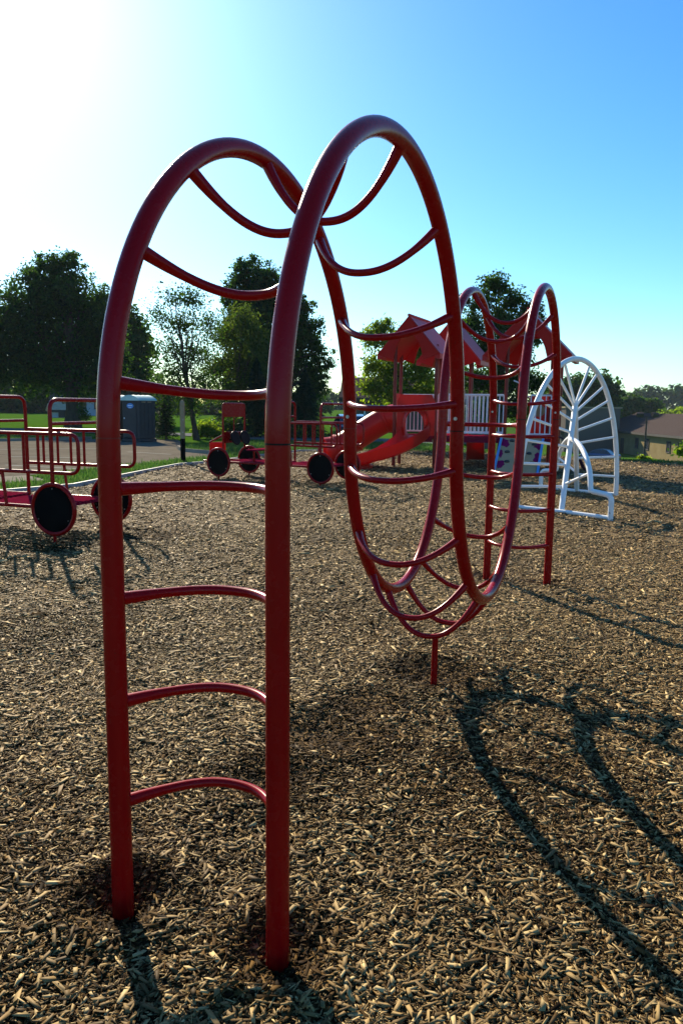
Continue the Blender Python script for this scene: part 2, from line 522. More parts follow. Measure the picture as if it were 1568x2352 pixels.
def bed_mesh():
    na = 540
    az = np.concatenate([np.linspace(R(-38), R(38), 380, endpoint=False), np.linspace(R(38), R(322), 160, endpoint=False)])
    rb = np.array([bed_radius(a) for a in az])
    t = np.concatenate([[.02], np.geomspace(.05, 1, 170)])
    RR = t[:, None] * rb[None]
    X, Y = RR * np.sin(az)[None], RR * np.cos(az)[None]
    Z = mz(X, Y)
    Z[-1] = .004
    V = np.concatenate([[[0, 0, float(mz(np.zeros(1), np.zeros(1))[0])]], np.stack([X, Y, Z], -1).reshape(-1, 3)])
    F = [(0, 1 + (j + 1) % na, 1 + j) for j in range(na)]
    for i in range(len(t) - 1):
        for j in range(na):
            k = (j + 1) % na
            F.append((1 + i * na + j, 1 + i * na + k, 1 + (i + 1) * na + k, 1 + (i + 1) * na + j))
    m = MB(); m.v = [tuple(p) for p in V]; m.f = F
    return tag(m.build('mulch_bed', MULCH, sharp=180), kind='structure')


bed_mesh()


def inside_bed(x, y):
    ok = np.zeros(len(x), bool); n = len(BED)
    for i in range(n):
        (x1, y1), (x2, y2) = BED[i], BED[(i + 1) % n]
        c = ((y1 > y) != (y2 > y)) & (x < (x2 - x1) * (y - y1) / (y2 - y1 + 1e-12) + x1)
        ok ^= c
    return ok


def scatter(r0, r1, dens, lo=0, half=29):
    a0, a = R(lo), R(half)
    n = int(dens * (a - a0) * (r1 * r1 - r0 * r0))
    r = np.sqrt(RNG.uniform(r0 * r0, r1 * r1, n)); t = RNG.uniform(a0, a, n) * np.where(RNG.random(n) < .5, 1, -1)
    x, y = r * np.sin(t), r * np.cos(t)
    k = inside_bed(x, y)
    return x[k], y[k]


def dug(x, y):
    """kicked-out hollows expose the damp layer"""
    q = np.zeros_like(x)
    for hx, hy, hr, hd in HOLL[1:]:
        q = np.maximum(q, .85 * np.exp(-((x - hx) ** 2 + (y - hy) ** 2) / (hr * 1.25) ** 2))
    return q


def chips():
    parts = []
    top = []
    for r0, r1, dens, sc, lo, half in ((.9, 3.2, 30000, .82, 0, 29), (3.2, 5.5, 13000, .96, 0, 29), (5.5, 9, 4800, 1.2, 0, 29), (9, 14, 1500, 1.6, 0, 29), (14, 26, 420, 2.2, 0, 29),
                                       (.9, 3.2, 9000, 1.2, 29, 62), (3.2, 5.5, 5500, 1.3, 29, 55), (5.5, 9, 2400, 1.6, 29, 52), (9, 16, 800, 2.1, 29, 50)):
        x, y = scatter(r0, r1, dens, lo, half)
        n = len(x)
        lay = RNG.random(n)                       # 0 deep and damp ... 1 on top, bleached by the sun
        L = np.exp(RNG.normal(math.log(.0155), .6, n)).clip(.005, .08) * sc * (.75 + .4 * lay)
        W = (L * np.exp(RNG.normal(math.log(.24), .5, n))).clip(.0026, .016 * sc)
        T = (W * RNG.uniform(.14, .4, n)).clip(.001, .004 * sc)
        yaw = RNG.uniform(0, 2 * math.pi, n); pit = RNG.normal(0, .2, n); rol = RNG.normal(0, .36, n)
        z = mz(x, y) + (lay ** 1.3 * .019 - .004) * sc
        top.append(lay + RNG.normal(0, .16, n) + .22 * np.sin(x * 1.7 + 1.3 * np.sin(y * .9)) * np.sin(y * 1.3 + x * .6) - dug(x, y) > (.76 if r0 < 3 else .58 if r0 < 5 else .40))  # fewer pale chips near the camera: foreground shading painted into chip colour
        sg = np.array([[-1, -1, -1], [1, -1, -1], [1, 1, -1], [-1, 1, -1], [-1, -1, 1], [1, -1, 1], [1, 1, 1], [-1, 1, 1]], float)
        v = sg[None] * (np.stack([L, W, T], -1)[:, None, :] * .5)
        # slanted, splintered ends
        v *= RNG.uniform(.84, 1.12, (n, 8, 3))
        sk = RNG.normal(0, .8, n)
        v[:, :, 0] += v[:, :, 1] * sk[:, None]
        v[:, 1::2, 1] *= RNG.uniform(.45, 1.1, n)[:, None]
        cp, sp, cr, sr, cy, sy = np.cos(pit), np.sin(pit), np.cos(rol), np.sin(rol), np.cos(yaw), np.sin(yaw)
        X, Y, Z = v[..., 0], v[..., 1], v[..., 2]
        Y, Z = Y * cr[:, None] - Z * sr[:, None], Y * sr[:, None] + Z * cr[:, None]
        X, Z = X * cp[:, None] - Z * sp[:, None], X * sp[:, None] + Z * cp[:, None]
        X, Y = X * cy[:, None] - Y * sy[:, None], X * sy[:, None] + Y * cy[:, None]
        parts.append(np.stack([X + x[:, None], Y + y[:, None], Z + z[:, None]], -1))
    V = np.concatenate(parts)
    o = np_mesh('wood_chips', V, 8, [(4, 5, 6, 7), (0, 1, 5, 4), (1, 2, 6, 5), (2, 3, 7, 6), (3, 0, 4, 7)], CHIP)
    o.data.materials.append(CHIP_DAMP_SHADED)
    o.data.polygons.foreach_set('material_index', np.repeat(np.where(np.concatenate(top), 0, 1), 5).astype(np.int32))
    tag(o, 'loose tan and brown wood chips covering the playground floor', 'wood chips', kind='stuff')


chips()


def grass():
    """blades on the strips one can see: along the edging, on the kerb island, beyond the bed"""
    P = []

    def area(poly, n):
        poly = np.array(poly); lo, hi = poly.min(0), poly.max(0)
        q = RNG.uniform(lo, hi, (n, 2))
        ok = np.zeros(n, bool)
        for i in range(len(poly)):
            (x1, y1), (x2, y2) = poly[i], poly[(i + 1) % len(poly)]
            ok ^= ((y1 > q[:, 1]) != (y2 > q[:, 1])) & (q[:, 0] < (x2 - x1) * (q[:, 1] - y1) / (y2 - y1 + 1e-12) + x1)
        P.append(q[ok])
    strip = [(-8, 9.4), (-5.62, 12.2), (-4.82, 13.2), (-4.33, 16), (-3.98, 18.06), (-3.46, 18.8), (-2.46, 21.5), (-3.5, 21.2), (-3.86, 20.6), (-4.3, 19.8), (-5.25, 17.4), (-5.84, 15.9), (-6.2, 15.0), (-5.5, 14.1), (-7.6, 12.0)]
    area(strip, 90000)
    area([(-2.5, 21.5), (-1.4, 24.1), (1.66, 25.2), (4.5, 24.7), (5.5, 29.6), (-3.4, 30.9), (-5.4, 26.5), (-5.3, 25.0), (-4.1, 22.9), (-3.7, 22.3)], 120000)
    area([(4.5, 24.7), (6.9, 23.0), (9.33, 20.5), (14, 17.6), (18, 20), (10, 28), (5.5, 29.6)], 90000)
    area([(-24, 24), (-12.65, 28.4), (-10.2, 30.8), (-7, 32), (-8, 34), (-18, 36), (-28, 30)], 50000)
    q = np.concatenate(P); n = len(q)
    h = np.exp(RNG.normal(math.log(.055), .4, n)).clip(.02, .16); w = RNG.uniform(.006, .014, n)
    yaw = RNG.uniform(0, 2 * math.pi, n); lean = RNG.normal(0, .35, n)
    z = ter(q[:, 0], q[:, 1])
    h = np.where((q[:, 0] > 5) | (np.arange(n) % 3 == 0), h * .6, h)
    cx, cy = np.cos(yaw), np.sin(yaw)
    v = np.zeros((n, 4, 3))
    for k, (sx, t) in enumerate(((-1, 0), (1, 0), (.45, 1), (-.45, 1))):
        off = h * t * lean
        v[:, k, 0] = q[:, 0] + cx * w * sx - cy * off
        v[:, k, 1] = q[:, 1] + cy * w * sx + cx * off
        v[:, k, 2] = z + h * t
    o = np_mesh('grass_blades', v, 4, [(0, 1, 2, 3)], GRASSM)
    tag(o, 'short green grass on the strips beside the mulch and the lot', 'grass', kind='stuff')


grass()

# ------------------------------------------------------------------ the serpentine climber
def climber():
    root = thing('overhead_climber', 'tall red serpentine ladder climber of two looping pipes standing in the foreground mulch', 'climber', ORG, math.pi / 2 - YAW)
    a, b, c = 1.6742, 3.2488, 4.797
    H, H2, D = 2.3638, 2.3418, .4545
    h0, ha, hb, he = 1.4044, 1.3918, 1.4224, 1.4044
    P = [(0, z) for z in np.linspace(-.12, h0, 24)]
    start = .12

    def arc(s0, s1, z0, zt, z1):
        m, r = (s0 + s1) / 2, (s1 - s0) / 2
        for t in np.linspace(0, math.pi, 65)[1:]:
            z = z0 if t < math.pi / 2 else z1
            P.append((m - r * math.cos(t), z + (zt - z) * math.sin(t)))
    arc(0, a, h0, H, ha); arc(a, b, ha, D, hb); arc(b, c, hb, H2, he)
    P += [(c, z) for z in np.linspace(he, -.12, 24)[1:]]
    P = np.array(P)
    L = np.r_[0, np.cumsum(np.hypot(*np.diff(P, axis=0).T))] - start
    T = np.gradient(P, axis=0); T /= np.linalg.norm(T, axis=1)[:, None]

    def where(l):
        p = np.array([np.interp(l, L, P[:, 0]), np.interp(l, L, P[:, 1])])
        t = np.array([np.interp(l, L, T[:, 0]), np.interp(l, L, T[:, 1])]); t /= np.linalg.norm(t)
        return p, np.array([t[1], -t[0]])          # point, right-hand normal
    rp = .031
    cuts = [L[23], L[23 + 64], L[23 + 128], L[23 + 192]]
    for y in (0, -WID):
        m = MB()
        m.tube([(s, y, z) for s, z in P], rp, 26)
        rail = m.build('pipe_rail', RED, root)
        for i, lc in enumerate(cuts):
            p, nn = where(lc)
            tdir = np.array([-nn[1], nn[0]])
            # a sleeve joint: thin dark groove and two bolts above it
            m = MB()
            q0, q1 = p - tdir * .0022, p + tdir * .0022
            m.tube([(q0[0], y, q0[1]), (q1[0], y, q1[1])], rp + .0006, 26, caps=False)
            m.build('joint_ring', BLACKG if y else REDDK, rail)
            for up in (.055, .112):
                m = MB()
                d = Vector((nn[0], 0, nn[1])).normalized()
                cc = Vector((p[0], y, p[1] + up)) + d * rp
                m.disc(cc, d, .0085, .008, 12)
                m.build('bolt', STEEL, rail)
    rungs = [.35, .654, .955, 1.264, 1.556, 1.95, 2.33, 2.84, 3.335, 3.73, 4.12, 4.42, 4.765, 5.09, 5.37]
    tot = L[-1] - .12
    rungs = rungs + [tot - r for r in reversed(rungs)]
    for r_ in rungs:
        p, nn = where(r_)
        pts, rad = [], []
        for t in np.linspace(0, 1, 33):
            bow = .235 * (1 - abs(2 * t - 1) ** 2.25)
            q = p + nn * bow
            pts.append((q[0], -WID * t, q[1]))
            e = min(t, 1 - t)
            rad.append(.0142 * (1 + .42 * max(0, 1 - e / .15)))
        m = MB(); m.tube(pts, rad, 16)
        m.build('rung', RED, root)
    p, nn = where(5.37)
    q = p + nn * .235
    m = MB(); m.tube([(q[0] - .005, -WID / 2 - .05, -.1), (q[0] - .005, -WID / 2 - .05, q[1] - .001)], .0165, 18)
    m.build('support_post', RED, root)


climber()

# ------------------------------------------------------------------ the tube-frame play trucks
def rloop(pts, r, k=6):
    """polyline with rounded corners"""
    pts = [Vector(p) for p in pts]
    out = [pts[0]]
    for i in range(1, len(pts) - 1):
        a, b, c = pts[i - 1], pts[i], pts[i + 1]
        d1, d2 = (a - b), (c - b)
        q = min(r, d1.length * .48, d2.length * .48)
        p1, p2 = b + d1.normalized() * q, b + d2.normalized() * q
        for j in range(k + 1):
            t = j / k
            out.append(p1 * (1 - t) ** 2 + b * 2 * t * (1 - t) + p2 * t * t)
    out.append(pts[-1])
    return out


def make_truck():
    # local x runs forward (towards the bonnet), y across; rear axle at x = 0, front axle at x = 2.33
    root = thing('play_truck', 'red tube frame play truck with twin steering wheels in the middle of the mulch', 'play truck', group='play trucks')
    rt = .0215
    W = .5
    for fx in (0, 2.33):
        for sy in (-1, 1):
            y = sy * W
            n = Vector((0, sy, 0))
            m = MB()
            m.tube([(fx + .265 * math.cos(t), y, .365 + .265 * math.sin(t)) for t in np.linspace(0, 2 * math.pi, 41)[:-1]], .024, 12, closed=True)
            wheel = m.build('wheel_ring', RED, root)
            m = MB(); m.disc((fx, y, .365), n, .25, .022, 40)
            dsc = m.build('wheel_disc', BLACKP, wheel)
            for t in (1.57, 3.67, 5.76):
                m = MB()
                m.disc((fx + .222 * math.cos(t), y + sy * .012, .365 + .222 * math.sin(t)), n, .0085, .008, 10)
                m.tube([(fx + .222 * math.cos(t), y - .016, .365 + .222 * math.sin(t)), (fx + .222 * math.cos(t), y + .016, .365 + .222 * math.sin(t))], .0085, 10)
                m.build('bolt', STEEL, dsc)
            m = MB(); m.tube([(fx, y, -.05), (fx, y, .11)], .018, 10)
            m.build('ground_post', RED, root)
    # rear cross frame and mid cross frame
    for fx, ztop, zbot in ((0, 1.52, .62), (1.2, 1.55, .36)):
        m = MB()
        m.tube(rloop([(fx, -W, zbot), (fx, -W, ztop), (fx, W, ztop), (fx, W, zbot)], .12), rt, 12)
        m.build('cross_frame', RED, root)
        m = MB(); m.tube([(fx, -W, 1.27), (fx, W, 1.27)], rt * .85, 10)
        m.build('cross_bar', RED, root)
    # side panels
    for sy in (-1, 1):
        y = sy * W
        m = MB()
        m.tube(rloop([(1.2, y, 1.165), (-.34, y, 1.165), (-.34, y, .755), (1.2, y, .755)], .11), rt * .92, 12)
        m.build('side_rail', RED, root)
        for x in (.17, .36, .55, .74, .95):
            m = MB(); m.tube([(x, y, .755), (x, y, 1.165)], rt * .72, 8)
            m.build('side_bar', RED, root)
        m = MB(); m.tube([(.62, y, .38), (.66, y, .755)], rt * .8, 8)
        m.build('side_prop', RED, root)
    # decks of slats
    for x0, x1 in ((.05, 1.0), (1.15, 2.3)):
        m = MB()
        m.tube([(x0, -W + .04, .375), (x1, -W + .04, .375)], .02, 10); m.build('deck_edge', RED, root)
        m = MB(); m.tube([(x0, W - .04, .375), (x1, W - .04, .375)], .02, 10); m.build('deck_edge', RED, root)
        m = MB()
        k = 11
        for i in range(k):
            yy = -W + .09 + (2 * W - .18) * i / (k - 1)
            m.box(((x0 + x1) / 2, yy, .378), (x1 - x0, .042, .016))
        m.box((x0 + .03, 0, .357), (.04, 2 * W - .1, .022)); m.box((x1 - .03, 0, .357), (.04, 2 * W - .1, .022))
        m.build('slat_deck', DECKM, root)
    for xx in (1.62,):
        m = MB()
        m.rbox((xx, 0, .62), (.26, .78, .03), .01)
        seat = m.build('bench_seat', DECKM, root)
        m = MB(); m.tube([(xx, -.3, .36), (xx, -.3, .605)], .018, 8); m.build('bench_leg', RED, seat)
        m = MB(); m.tube([(xx, .3, .36), (xx, .3, .605)], .018, 8); m.build('bench_leg', RED, seat)
    # windscreen frame over the front axle
    fx = 2.33
    m = MB(); m.tube(rloop([(fx, -W * .7, .62), (fx, -W * .7, 1.5), (fx, W * .7, 1.5), (fx, W * .7, .62)], .06), .0185, 12)
    m.tube([(fx, 0, .96), (fx, 0, 1.24)], .011, 8)
    m.build('windscreen_frame', RED, root)
    m = MB(); m.rbox((fx, 0, 1.365), (.022, W * 1.4 - .03, .25), .006)
    m.build('header_panel', RED, root)
    m = MB(); m.rbox((fx, 0, .84), (.022, W * 1.4 + .02, .22), .006)
    m.build('dash_panel', RED, root)
    for sy in (-1, 1):
        m = MB()
        c = Vector((fx - .16, sy * .155, .83)); ax = Vector((-.96, 0, .28)).normalized()
        u = ax.cross(Vector((0, 1, 0))).normalized(); v = Vector((0, 1, 0))
        m.tube([c + (u * math.cos(t) + v * math.sin(t)) * .125 for t in np.linspace(0, 2 * math.pi, 29)[:-1]], .02, 10, closed=True)
        m.disc(c, ax, .115, .02, 28)
        m.tube([c, c - ax * .15], .02, 8)
        m.build('steering_wheel', BLACKG, root)
    # bonnet
    m = MB(); m.rbox((fx + .42, 0, .53), (.05, .5, .4), .03)
    m.build('grille_panel', REDP, root)
    for sy in (-1, 1):
        m = MB(); m.tube([(fx, sy * .25, .92), (fx + .42, sy * .25, .73)], .018, 8)
        m.build('bonnet_bar', RED, root)
    m = MB(); m.tube(rloop([(fx + .1, -.3, .36), (fx + .55, -.3, .36), (fx + .55, .3, .36), (fx + .1, .3, .36)], .05), .02, 10)
    m.build('bumper', RED, root)
    return root


W1, W3, axle = Vector((-2.42, 14.67, 0)), Vector((-.39, 13.52, 0)), Vector((.40, .917, 0))
truck = make_truck()
fwd = (W1 - W3).normalized()
lat = Vector((-fwd.y, fwd.x, 0))          # local +y
sgn = 1 if lat.dot(axle) > 0 else -1
p0 = W3 + lat * .5 * sgn
truck.location = p0 * K
truck.rotation_euler.z = math.atan2(fwd.y, fwd.x)
t2 = copy_tree(truck)
w1, w2 = Vector((-3.07, 7.85, 0)), Vector((-2.72, 8.88, 0))
lat2 = (w2 - w1).normalized(); f2 = Vector((-lat2.y, lat2.x, 0))
t2.location = ((w1 + w2) / 2) * K
t2.rotation_euler.z = math.atan2(f2.y, f2.x)
t2['label'] = 'red tube frame play truck at the left edge, cut off, rear wheels showing'

# ------------------------------------------------------------------ white wheel-shaped climber
def white_climber():
    C = Vector((3.66, 11.95, 0))
    root = thing('arch_climber', 'white tubular climber shaped like a half wheel with spokes beside the red playhouse', 'climber', C)
    hub = Vector((0.0, 0, 1.56)); apex = Vector((0, 0, 2.26))
    for sg in (1, -1):
        def q(p):
            return Vector((p[0] * sg, p[1] * sg, p[2]))
        F0, Lf, Ff = Vector((-.53, -1.35, 0)), Vector((-1.06, -.9, 0)), Vector((-.04, -1.95, 0))
        def post(t):
            return F0.lerp(hub, t) + (hub - F0).cross(Vector((0, 0, 1))).normalized() * 0
        m = MB(); m.tube([q(F0 - Vector((0, 0, .1)))] + [q(post(t)) for t in np.linspace(0, 1, 8)], .041, 16)
        m.build('leaning_post', WHITEP, root)

        def big(th):      # 0 at the foot, pi/2 at the apex
            s = 1 - math.cos(th)
            p = Lf.lerp(Vector((0, 0, 0)), s)
            return Vector((p.x, p.y, 2.26 * math.sin(th) ** .93))
        m = MB(); m.tube([q(Lf - Vector((0, 0, .1)))] + [q(big(th)) for th in np.linspace(0.0, math.pi / 2, 30)], .04, 16)
        m.build('big_arch', WHITEP, root)

        def onz(z):
            lo, hi = 0, math.pi / 2
            for _ in range(40):
                mid = (lo + hi) / 2
                if big(mid).z < z: lo = mid
                else: hi = mid
            return big(lo)
        for t, z in ((.23, .34), (.42, .68), (.585, 1.02), (.72, 1.34), (.83, 1.63), (.92, 1.86), (.97, 2.06), (.995, 2.19)):
            m = MB(); m.tube([q(post(t)), q(onz(z))], .021, 10)
            m.build('spoke_bar', WHITEP, root)
        # small arch with a step
        J = post(.66)
        pts = [Ff - Vector((0, 0, .1)), Ff + Vector((0, 0, .3))]
        step = Ff.lerp(F0, .42) + Vector((0, 0, .37))
        small = []
        for th in np.linspace(.15, math.pi / 2, 14):
            s = 1 - math.cos(th)
            p = step.lerp(Vector((J.x, J.y, 0)), s)
            small.append(Vector((p.x, p.y, .37 + (J.z - .37) * math.sin(th))))
        path = rloop([q(pts[0]), q(Ff + Vector((0, 0, .34))), q(step)] + [q(p) for p in small], .09)
        m = MB(); m.tube(path, .037, 14)
        m.build('small_arch', WHITEP, root)
        m = MB(); m.tube([q(post(.25)), q(small[2])], .021, 10)
        m.build('spoke_bar', WHITEP, root)
        m = MB(); m.tube([q(Ff + Vector((0, 0, .035))), q(F0 + Vector((0, 0, .035))), q(Lf + Vector((0, 0, .035)))], .03, 12)
        m.build('base_bar', WHITEP, root)


white_climber()

# ------------------------------------------------------------------ playhouse structure
def playhouse():
    t = -R(12)
    root = thing('playhouse', 'large red playhouse with gabled roofs, slides and white railings beyond the climber', 'playground structure', (1.25, 18.3, 0), t)
    ZD = .8

    def post(x, y, h, r=.042):
        m = MB(); m.tube([(x, y, -.1), (x, y, h)], r, 14)
        return m.build('post', REDDK, root)

    def deck(x0, x1, y0, y1, z=ZD):
        m = MB()
        m.rbox(((x0 + x1) / 2, (y0 + y1) / 2, z - .04), (x1 - x0, y1 - y0, .08), .012)
        m.box(((x0 + x1) / 2, y0 + .03, z - .12), (x1 - x0 - .1, .04, .08))
        return m.build('deck', DECKM, root)

    def roof(cx, cy, hw, depth, ze, za, rot=0):
        """gable roof, ridge along local y; two thick slopes with an arched board at each end"""
        M = Matrix.Rotation(rot, 3, 'Z')
        def pl(u, v, d):
            p = M @ Vector((u, d, 0))
            return Vector((cx + p.x, cy + p.y, v))
        th = .06
        d0, d1 = -depth / 2, depth / 2
        m = MB()
        sl = (za - ze) / hw
        for s in (-1, 1):
            poly = [(0, za), (s * (hw + .02), ze - .02 * sl), (s * (hw + .02), ze - .14), (s * (hw - .08), ze - .14), (0, za - th * 1.9)]
            m.prism(poly if s < 0 else list(reversed(poly)), d0, d1, pl)
        m.tube([pl(0, za + .005, d0 - .02), pl(0, za + .005, d1 + .02)], .035, 8)
        r = m.build('roof', TILES, root, 25)
        for dd in (d0, d1):
            # board: outer inverted V, inner arch
            n = 10
            outer = [(-hw, ze - .03)] + [(-hw + hw * i / n, ze - .03 + (za - ze) * i / n - .02) for i in range(1, n)] + [(0, za - .04)] + [(hw * i / n, za - .04 - (za - ze) * i / n + .01) for i in range(1, n)] + [(hw, ze - .03)]
            ia, ih = hw * .46, (za - ze) * .62
            inner = []
            for i in range(len(outer)):
                a = math.pi * i / (len(outer) - 1)
                inner.append((-ia * math.cos(a) * (1 - .15 * math.sin(a)), ze - .17 + .05 + ih * math.sin(a) ** .8))
            inner[0] = (-hw * .5, ze - .17); inner[-1] = (hw * .5, ze - .17)
            m = MB()
            f, g = dd - .03, dd + .03
            O0 = [pl(u, v, f) for u, v in outer]; I0 = [pl(u, v, f) for u, v in inner]
            O1 = [pl(u, v, g) for u, v in outer]; I1 = [pl(u, v, g) for u, v in inner]
            k = len(O0)
            m.v = O0 + I0 + O1 + I1
            for i in range(k - 1):
                m.f += [(i, i + 1, k + i + 1, k + i), (2 * k + i + 1, 2 * k + i, 3 * k + i, 3 * k + i + 1), (k + i, k + i + 1, 3 * k + i + 1, 3 * k + i), (i + 1, i, 2 * k + i, 2 * k + i + 1)]
            for e in (0, k - 1):
                m.f.append((e, k + e, 3 * k + e, 2 * k + e))
            m.v = [tuple(v) for v in m.v]
            m.build('gable_board', ROOFM, r, 40)
        # soffit lining, smooth plastic under each slope
        return r

    # tower A
    for x, y in ((0, 0), (.98, .05), (0, 1.05), (.98, 1.1)):
        post(x, y, 2.95)
    deck(0, .98, .03, 1.07)
    roof(.49, .53, .76, 1.55, 2.74, 3.60, -R(12))
    # tower B, further back
    for x, y in ((.75, 3.0), (1.65, 3.0), (.75, 3.95), (1.65, 3.95), (1.2, 3.0)):
        post(x, y, 3.0)
    deck(.75, 1.65, 3.0, 3.95)
    roof(1.2, 3.45, .88, 1.5, 2.75, 3.75, -R(12))
    # tower C on the right
    for x, y in ((2.62, .3), (3.72, .3), (2.62, 1.55), (3.72, 1.55), (2.95, 2.2), (4.0, 2.2)):
        post(x, y, 2.95)
    deck(2.62, 3.72, .28, 1.57)
    roof(3.2, .95, 1.0, 1.9, 2.72, 3.74, -R(10))
    # bridge
    deck(.98, 2.62, .25, 1.05)
    deck(.85, 1.5, 1.05, 3.0)
    deck(2.7, 3.9, 1.57, 2.3)

    def railing(p, q, z0=ZD + .07, z1=ZD + .98, n=None, mat=LILAC):
        p, q = Vector((*p, 0)), Vector((*q, 0))
        L = (q - p).length
        n = n or max(3, int(L / .095))
        m = MB()
        m.tube([p + Vector((0, 0, z1)), q + Vector((0, 0, z1))], .02, 8)
        r = m.build('top_rail', mat, root)
        m = MB(); m.tube([p + Vector((0, 0, z0)), q + Vector((0, 0, z0))], .02, 8); m.build('bottom_rail', mat, root)
        for i in range(n + 1):
            c = p.lerp(q, i / n)
            m = MB(); m.tube([c + Vector((0, 0, z0)), c + Vector((0, 0, z1))], .0145, 6)
            m.build('railing_bar', mat, r)
    railing((1.03, .22), (2.57, .22))
    railing((1.03, 1.08), (2.57, 1.08))
    railing((0.06, 1.1), (.92, 1.15))
    railing((3.05, 2.25), (3.68, 2.25))
    railing((3.2, .26), (3.66, .26), n=4)
    # red wall panels on tower C
    m = MB(); m.rbox((3.45, 1.6, ZD + .5), (.48, .04, 1.0), .012)
    p = m.build('wall_panel', REDP, root)
    m = MB(); m.disc((3.45, 1.575, ZD + .62), (0, -1, 0), .15, .03, 28)
    m.build('round_window', CREAM, p)
    m = MB(); m.rbox((3.76, .92, ZD + .45), (.035, 1.1, .9), .012)
    m.build('side_panel', LILAC, root)
    m = MB(); m.tube(rloop([(2.95, .2, .8), (2.95, .2, 2.05), (2.78, .2, 2.12)], .1), .017, 8)
    m.build('grab_pole', LILAC, root)
    # climbing wall
    m = MB()
    top, bot = Vector((0, .26, .76)), Vector((0, -.76, .0))
    dirv = (top - bot); nrm = Vector((0, -dirv.z, dirv.y)).normalized()
    if nrm.z < 0: nrm = -nrm
    def cw(x, t, o): return Vector((x - .14 * (1 - t), 0, 0)) + bot.lerp(top, t) + nrm * o
    x0, x1 = 2.58, 3.5
    m.add([cw(x, t, o) for o in (0, .05) for x, t in ((x0, -.04), (x1, -.04), (x1, 1), (x0, 1))], [(3, 2, 1, 0), (4, 5, 6, 7), (0, 1, 5, 4), (1, 2, 6, 5), (2, 3, 7, 6), (3, 0, 4, 7)])
    wall = m.build('climbing_wall', ROCKP, root)
    for k, x in enumerate((x0 - .02, x1 + .02)):
        m = MB(); m.add([cw(x + dx, t, o) for o in (-.01, .09) for dx, t in ((-.025, -.04), (.025, -.04), (.025, 1.03), (-.025, 1.03))], [(3, 2, 1, 0), (4, 5, 6, 7), (0, 1, 5, 4), (1, 2, 6, 5), (2, 3, 7, 6), (3, 0, 4, 7)])
        m.build('wall_edge', BLUEP, wall)
    rnd = random.Random(4)
    for cx_, ct, sx, st in ((x0 + .07, .82, .12, .16), (x0 + .04, .5, .05, .12), (x0 + .06, .2, .1, .14), (x1 - .06, .75, .09, .14), (x1 - .05, .4, .07, .16)):
        pts = []
        for i in range(18):
            a = 2 * math.pi * i / 18
            rr = 1 + rnd.uniform(-.3, .3)
            pts.append(cw(min(max(cx_ + sx * rr * math.cos(a), x0 + .01), x1 - .01), min(max(ct + st * rr * math.sin(a) * .8, 0), .99), .0535))
        m = MB(); m.add(pts, [tuple(range(18))])
        m.build('colour_splash', PINKP, wall, None)
    for hx, ht in ((.24, .87), (.56, .93), (.76, .78), (.18, .55), (.68, .52), (.22, .28), (.5, .7), (.45, .2), (.78, .25)):
        c = cw(x0 + hx, ht, .055)
        vs, fs = [], []
        nr_, ns_ = 4, 10
        for i in range(nr_):
            rr = .055 * math.cos(i / (nr_ - 1) * 1.45); hh = .045 * math.sin(i / (nr_ - 1) * 1.57)
            for j in range(ns_):
                a = 2 * math.pi * j / ns_
                vs.append(c + Vector((rr * 1.15 * math.cos(a), 0, 0)) + dirv.normalized() * rr * .8 * math.sin(a) * (1 + .2 * math.cos(2 * a)) + nrm * hh)
        for i in range(nr_ - 1):
            for j in range(ns_):
                k = (j + 1) % ns_
                fs.append((i * ns_ + j, i * ns_ + k, (i + 1) * ns_ + k, (i + 1) * ns_ + j))
        fs.append(tuple(range((nr_ - 1) * ns_, nr_ * ns_)))
        m = MB(); m.add(vs, fs); m.build('climbing_hold', HOLDM, wall)
    # tube slide from tower A down to the left
    ctr = [Vector((.02, .55, 1.22)), Vector((-.2, .56, 1.2)), Vector((-.5, .56, 1.05)), Vector((-.85, .56, .82)), Vector((-1.15, .55, .62)), Vector((-1.4, .5, .46)), Vector((-1.62, .42, .38)), Vector((-1.8, .35, .36))]
    fine = []
    for i in range(len(ctr) - 1):
        for j in range(4): fine.append(ctr[i].lerp(ctr[i + 1], j / 4))
    fine.append(ctr[-1])
    for _ in range(3):
        fine = [fine[0]] + [(fine[i - 1] + fine[i] * 2 + fine[i + 1]) / 4 for i in range(1, len(fine) - 1)] + [fine[-1]]
    m = MB(); m.tube(fine, .325, 28, caps=False)
    inner = [p for p in fine]
    m.tube(list(reversed(inner)), .305, 28, caps=False)
    ts = m.build('tube_slide', REDP, root)
    for i in (5, 15, 22):
        d = (fine[i + 1] - fine[i]).normalized()
        m = MB(); m.tube([fine[i] - d * .045, fine[i] - d * .03, fine[i] + d * .03, fine[i] + d * .045], [.33, .352, .352, .33], 28, caps=False)
        m.build('slide_collar', REDP, ts)
    m = MB(); m.tube([(-1.35, .5, -.05), (-1.35, .5, .2)], .03, 10); m.build('slide_leg', REDDK, ts)
    m = MB(); m.rbox((-.02, .55, ZD + .5), (.04, .95, 1.0), .012)
    m.build('slide_panel', REDP, root)
    # curved open slide from the front of tower A, ending at the left
    path = [Vector((.56, .02, .79)), Vector((.55, -.18, .74)), Vector((.48, -.42, .65)), Vector((.33, -.66, .53)), Vector((.1, -.85, .41)), Vector((-.18, -.97, .3)), Vector((-.46, -1.0, .21)), Vector((-.72, -.98, .16)), Vector((-.95, -.93, .14))]
    sm = []
    for i in range(len(path) - 1):
        for j in range(5): sm.append(path[i].lerp(path[i + 1], j / 5))
    sm.append(path[-1])
    for _ in range(3):
        sm = [sm[0]] + [(sm[i - 1] + sm[i] * 2 + sm[i + 1]) / 4 for i in range(1, len(sm) - 1)] + [sm[-1]]
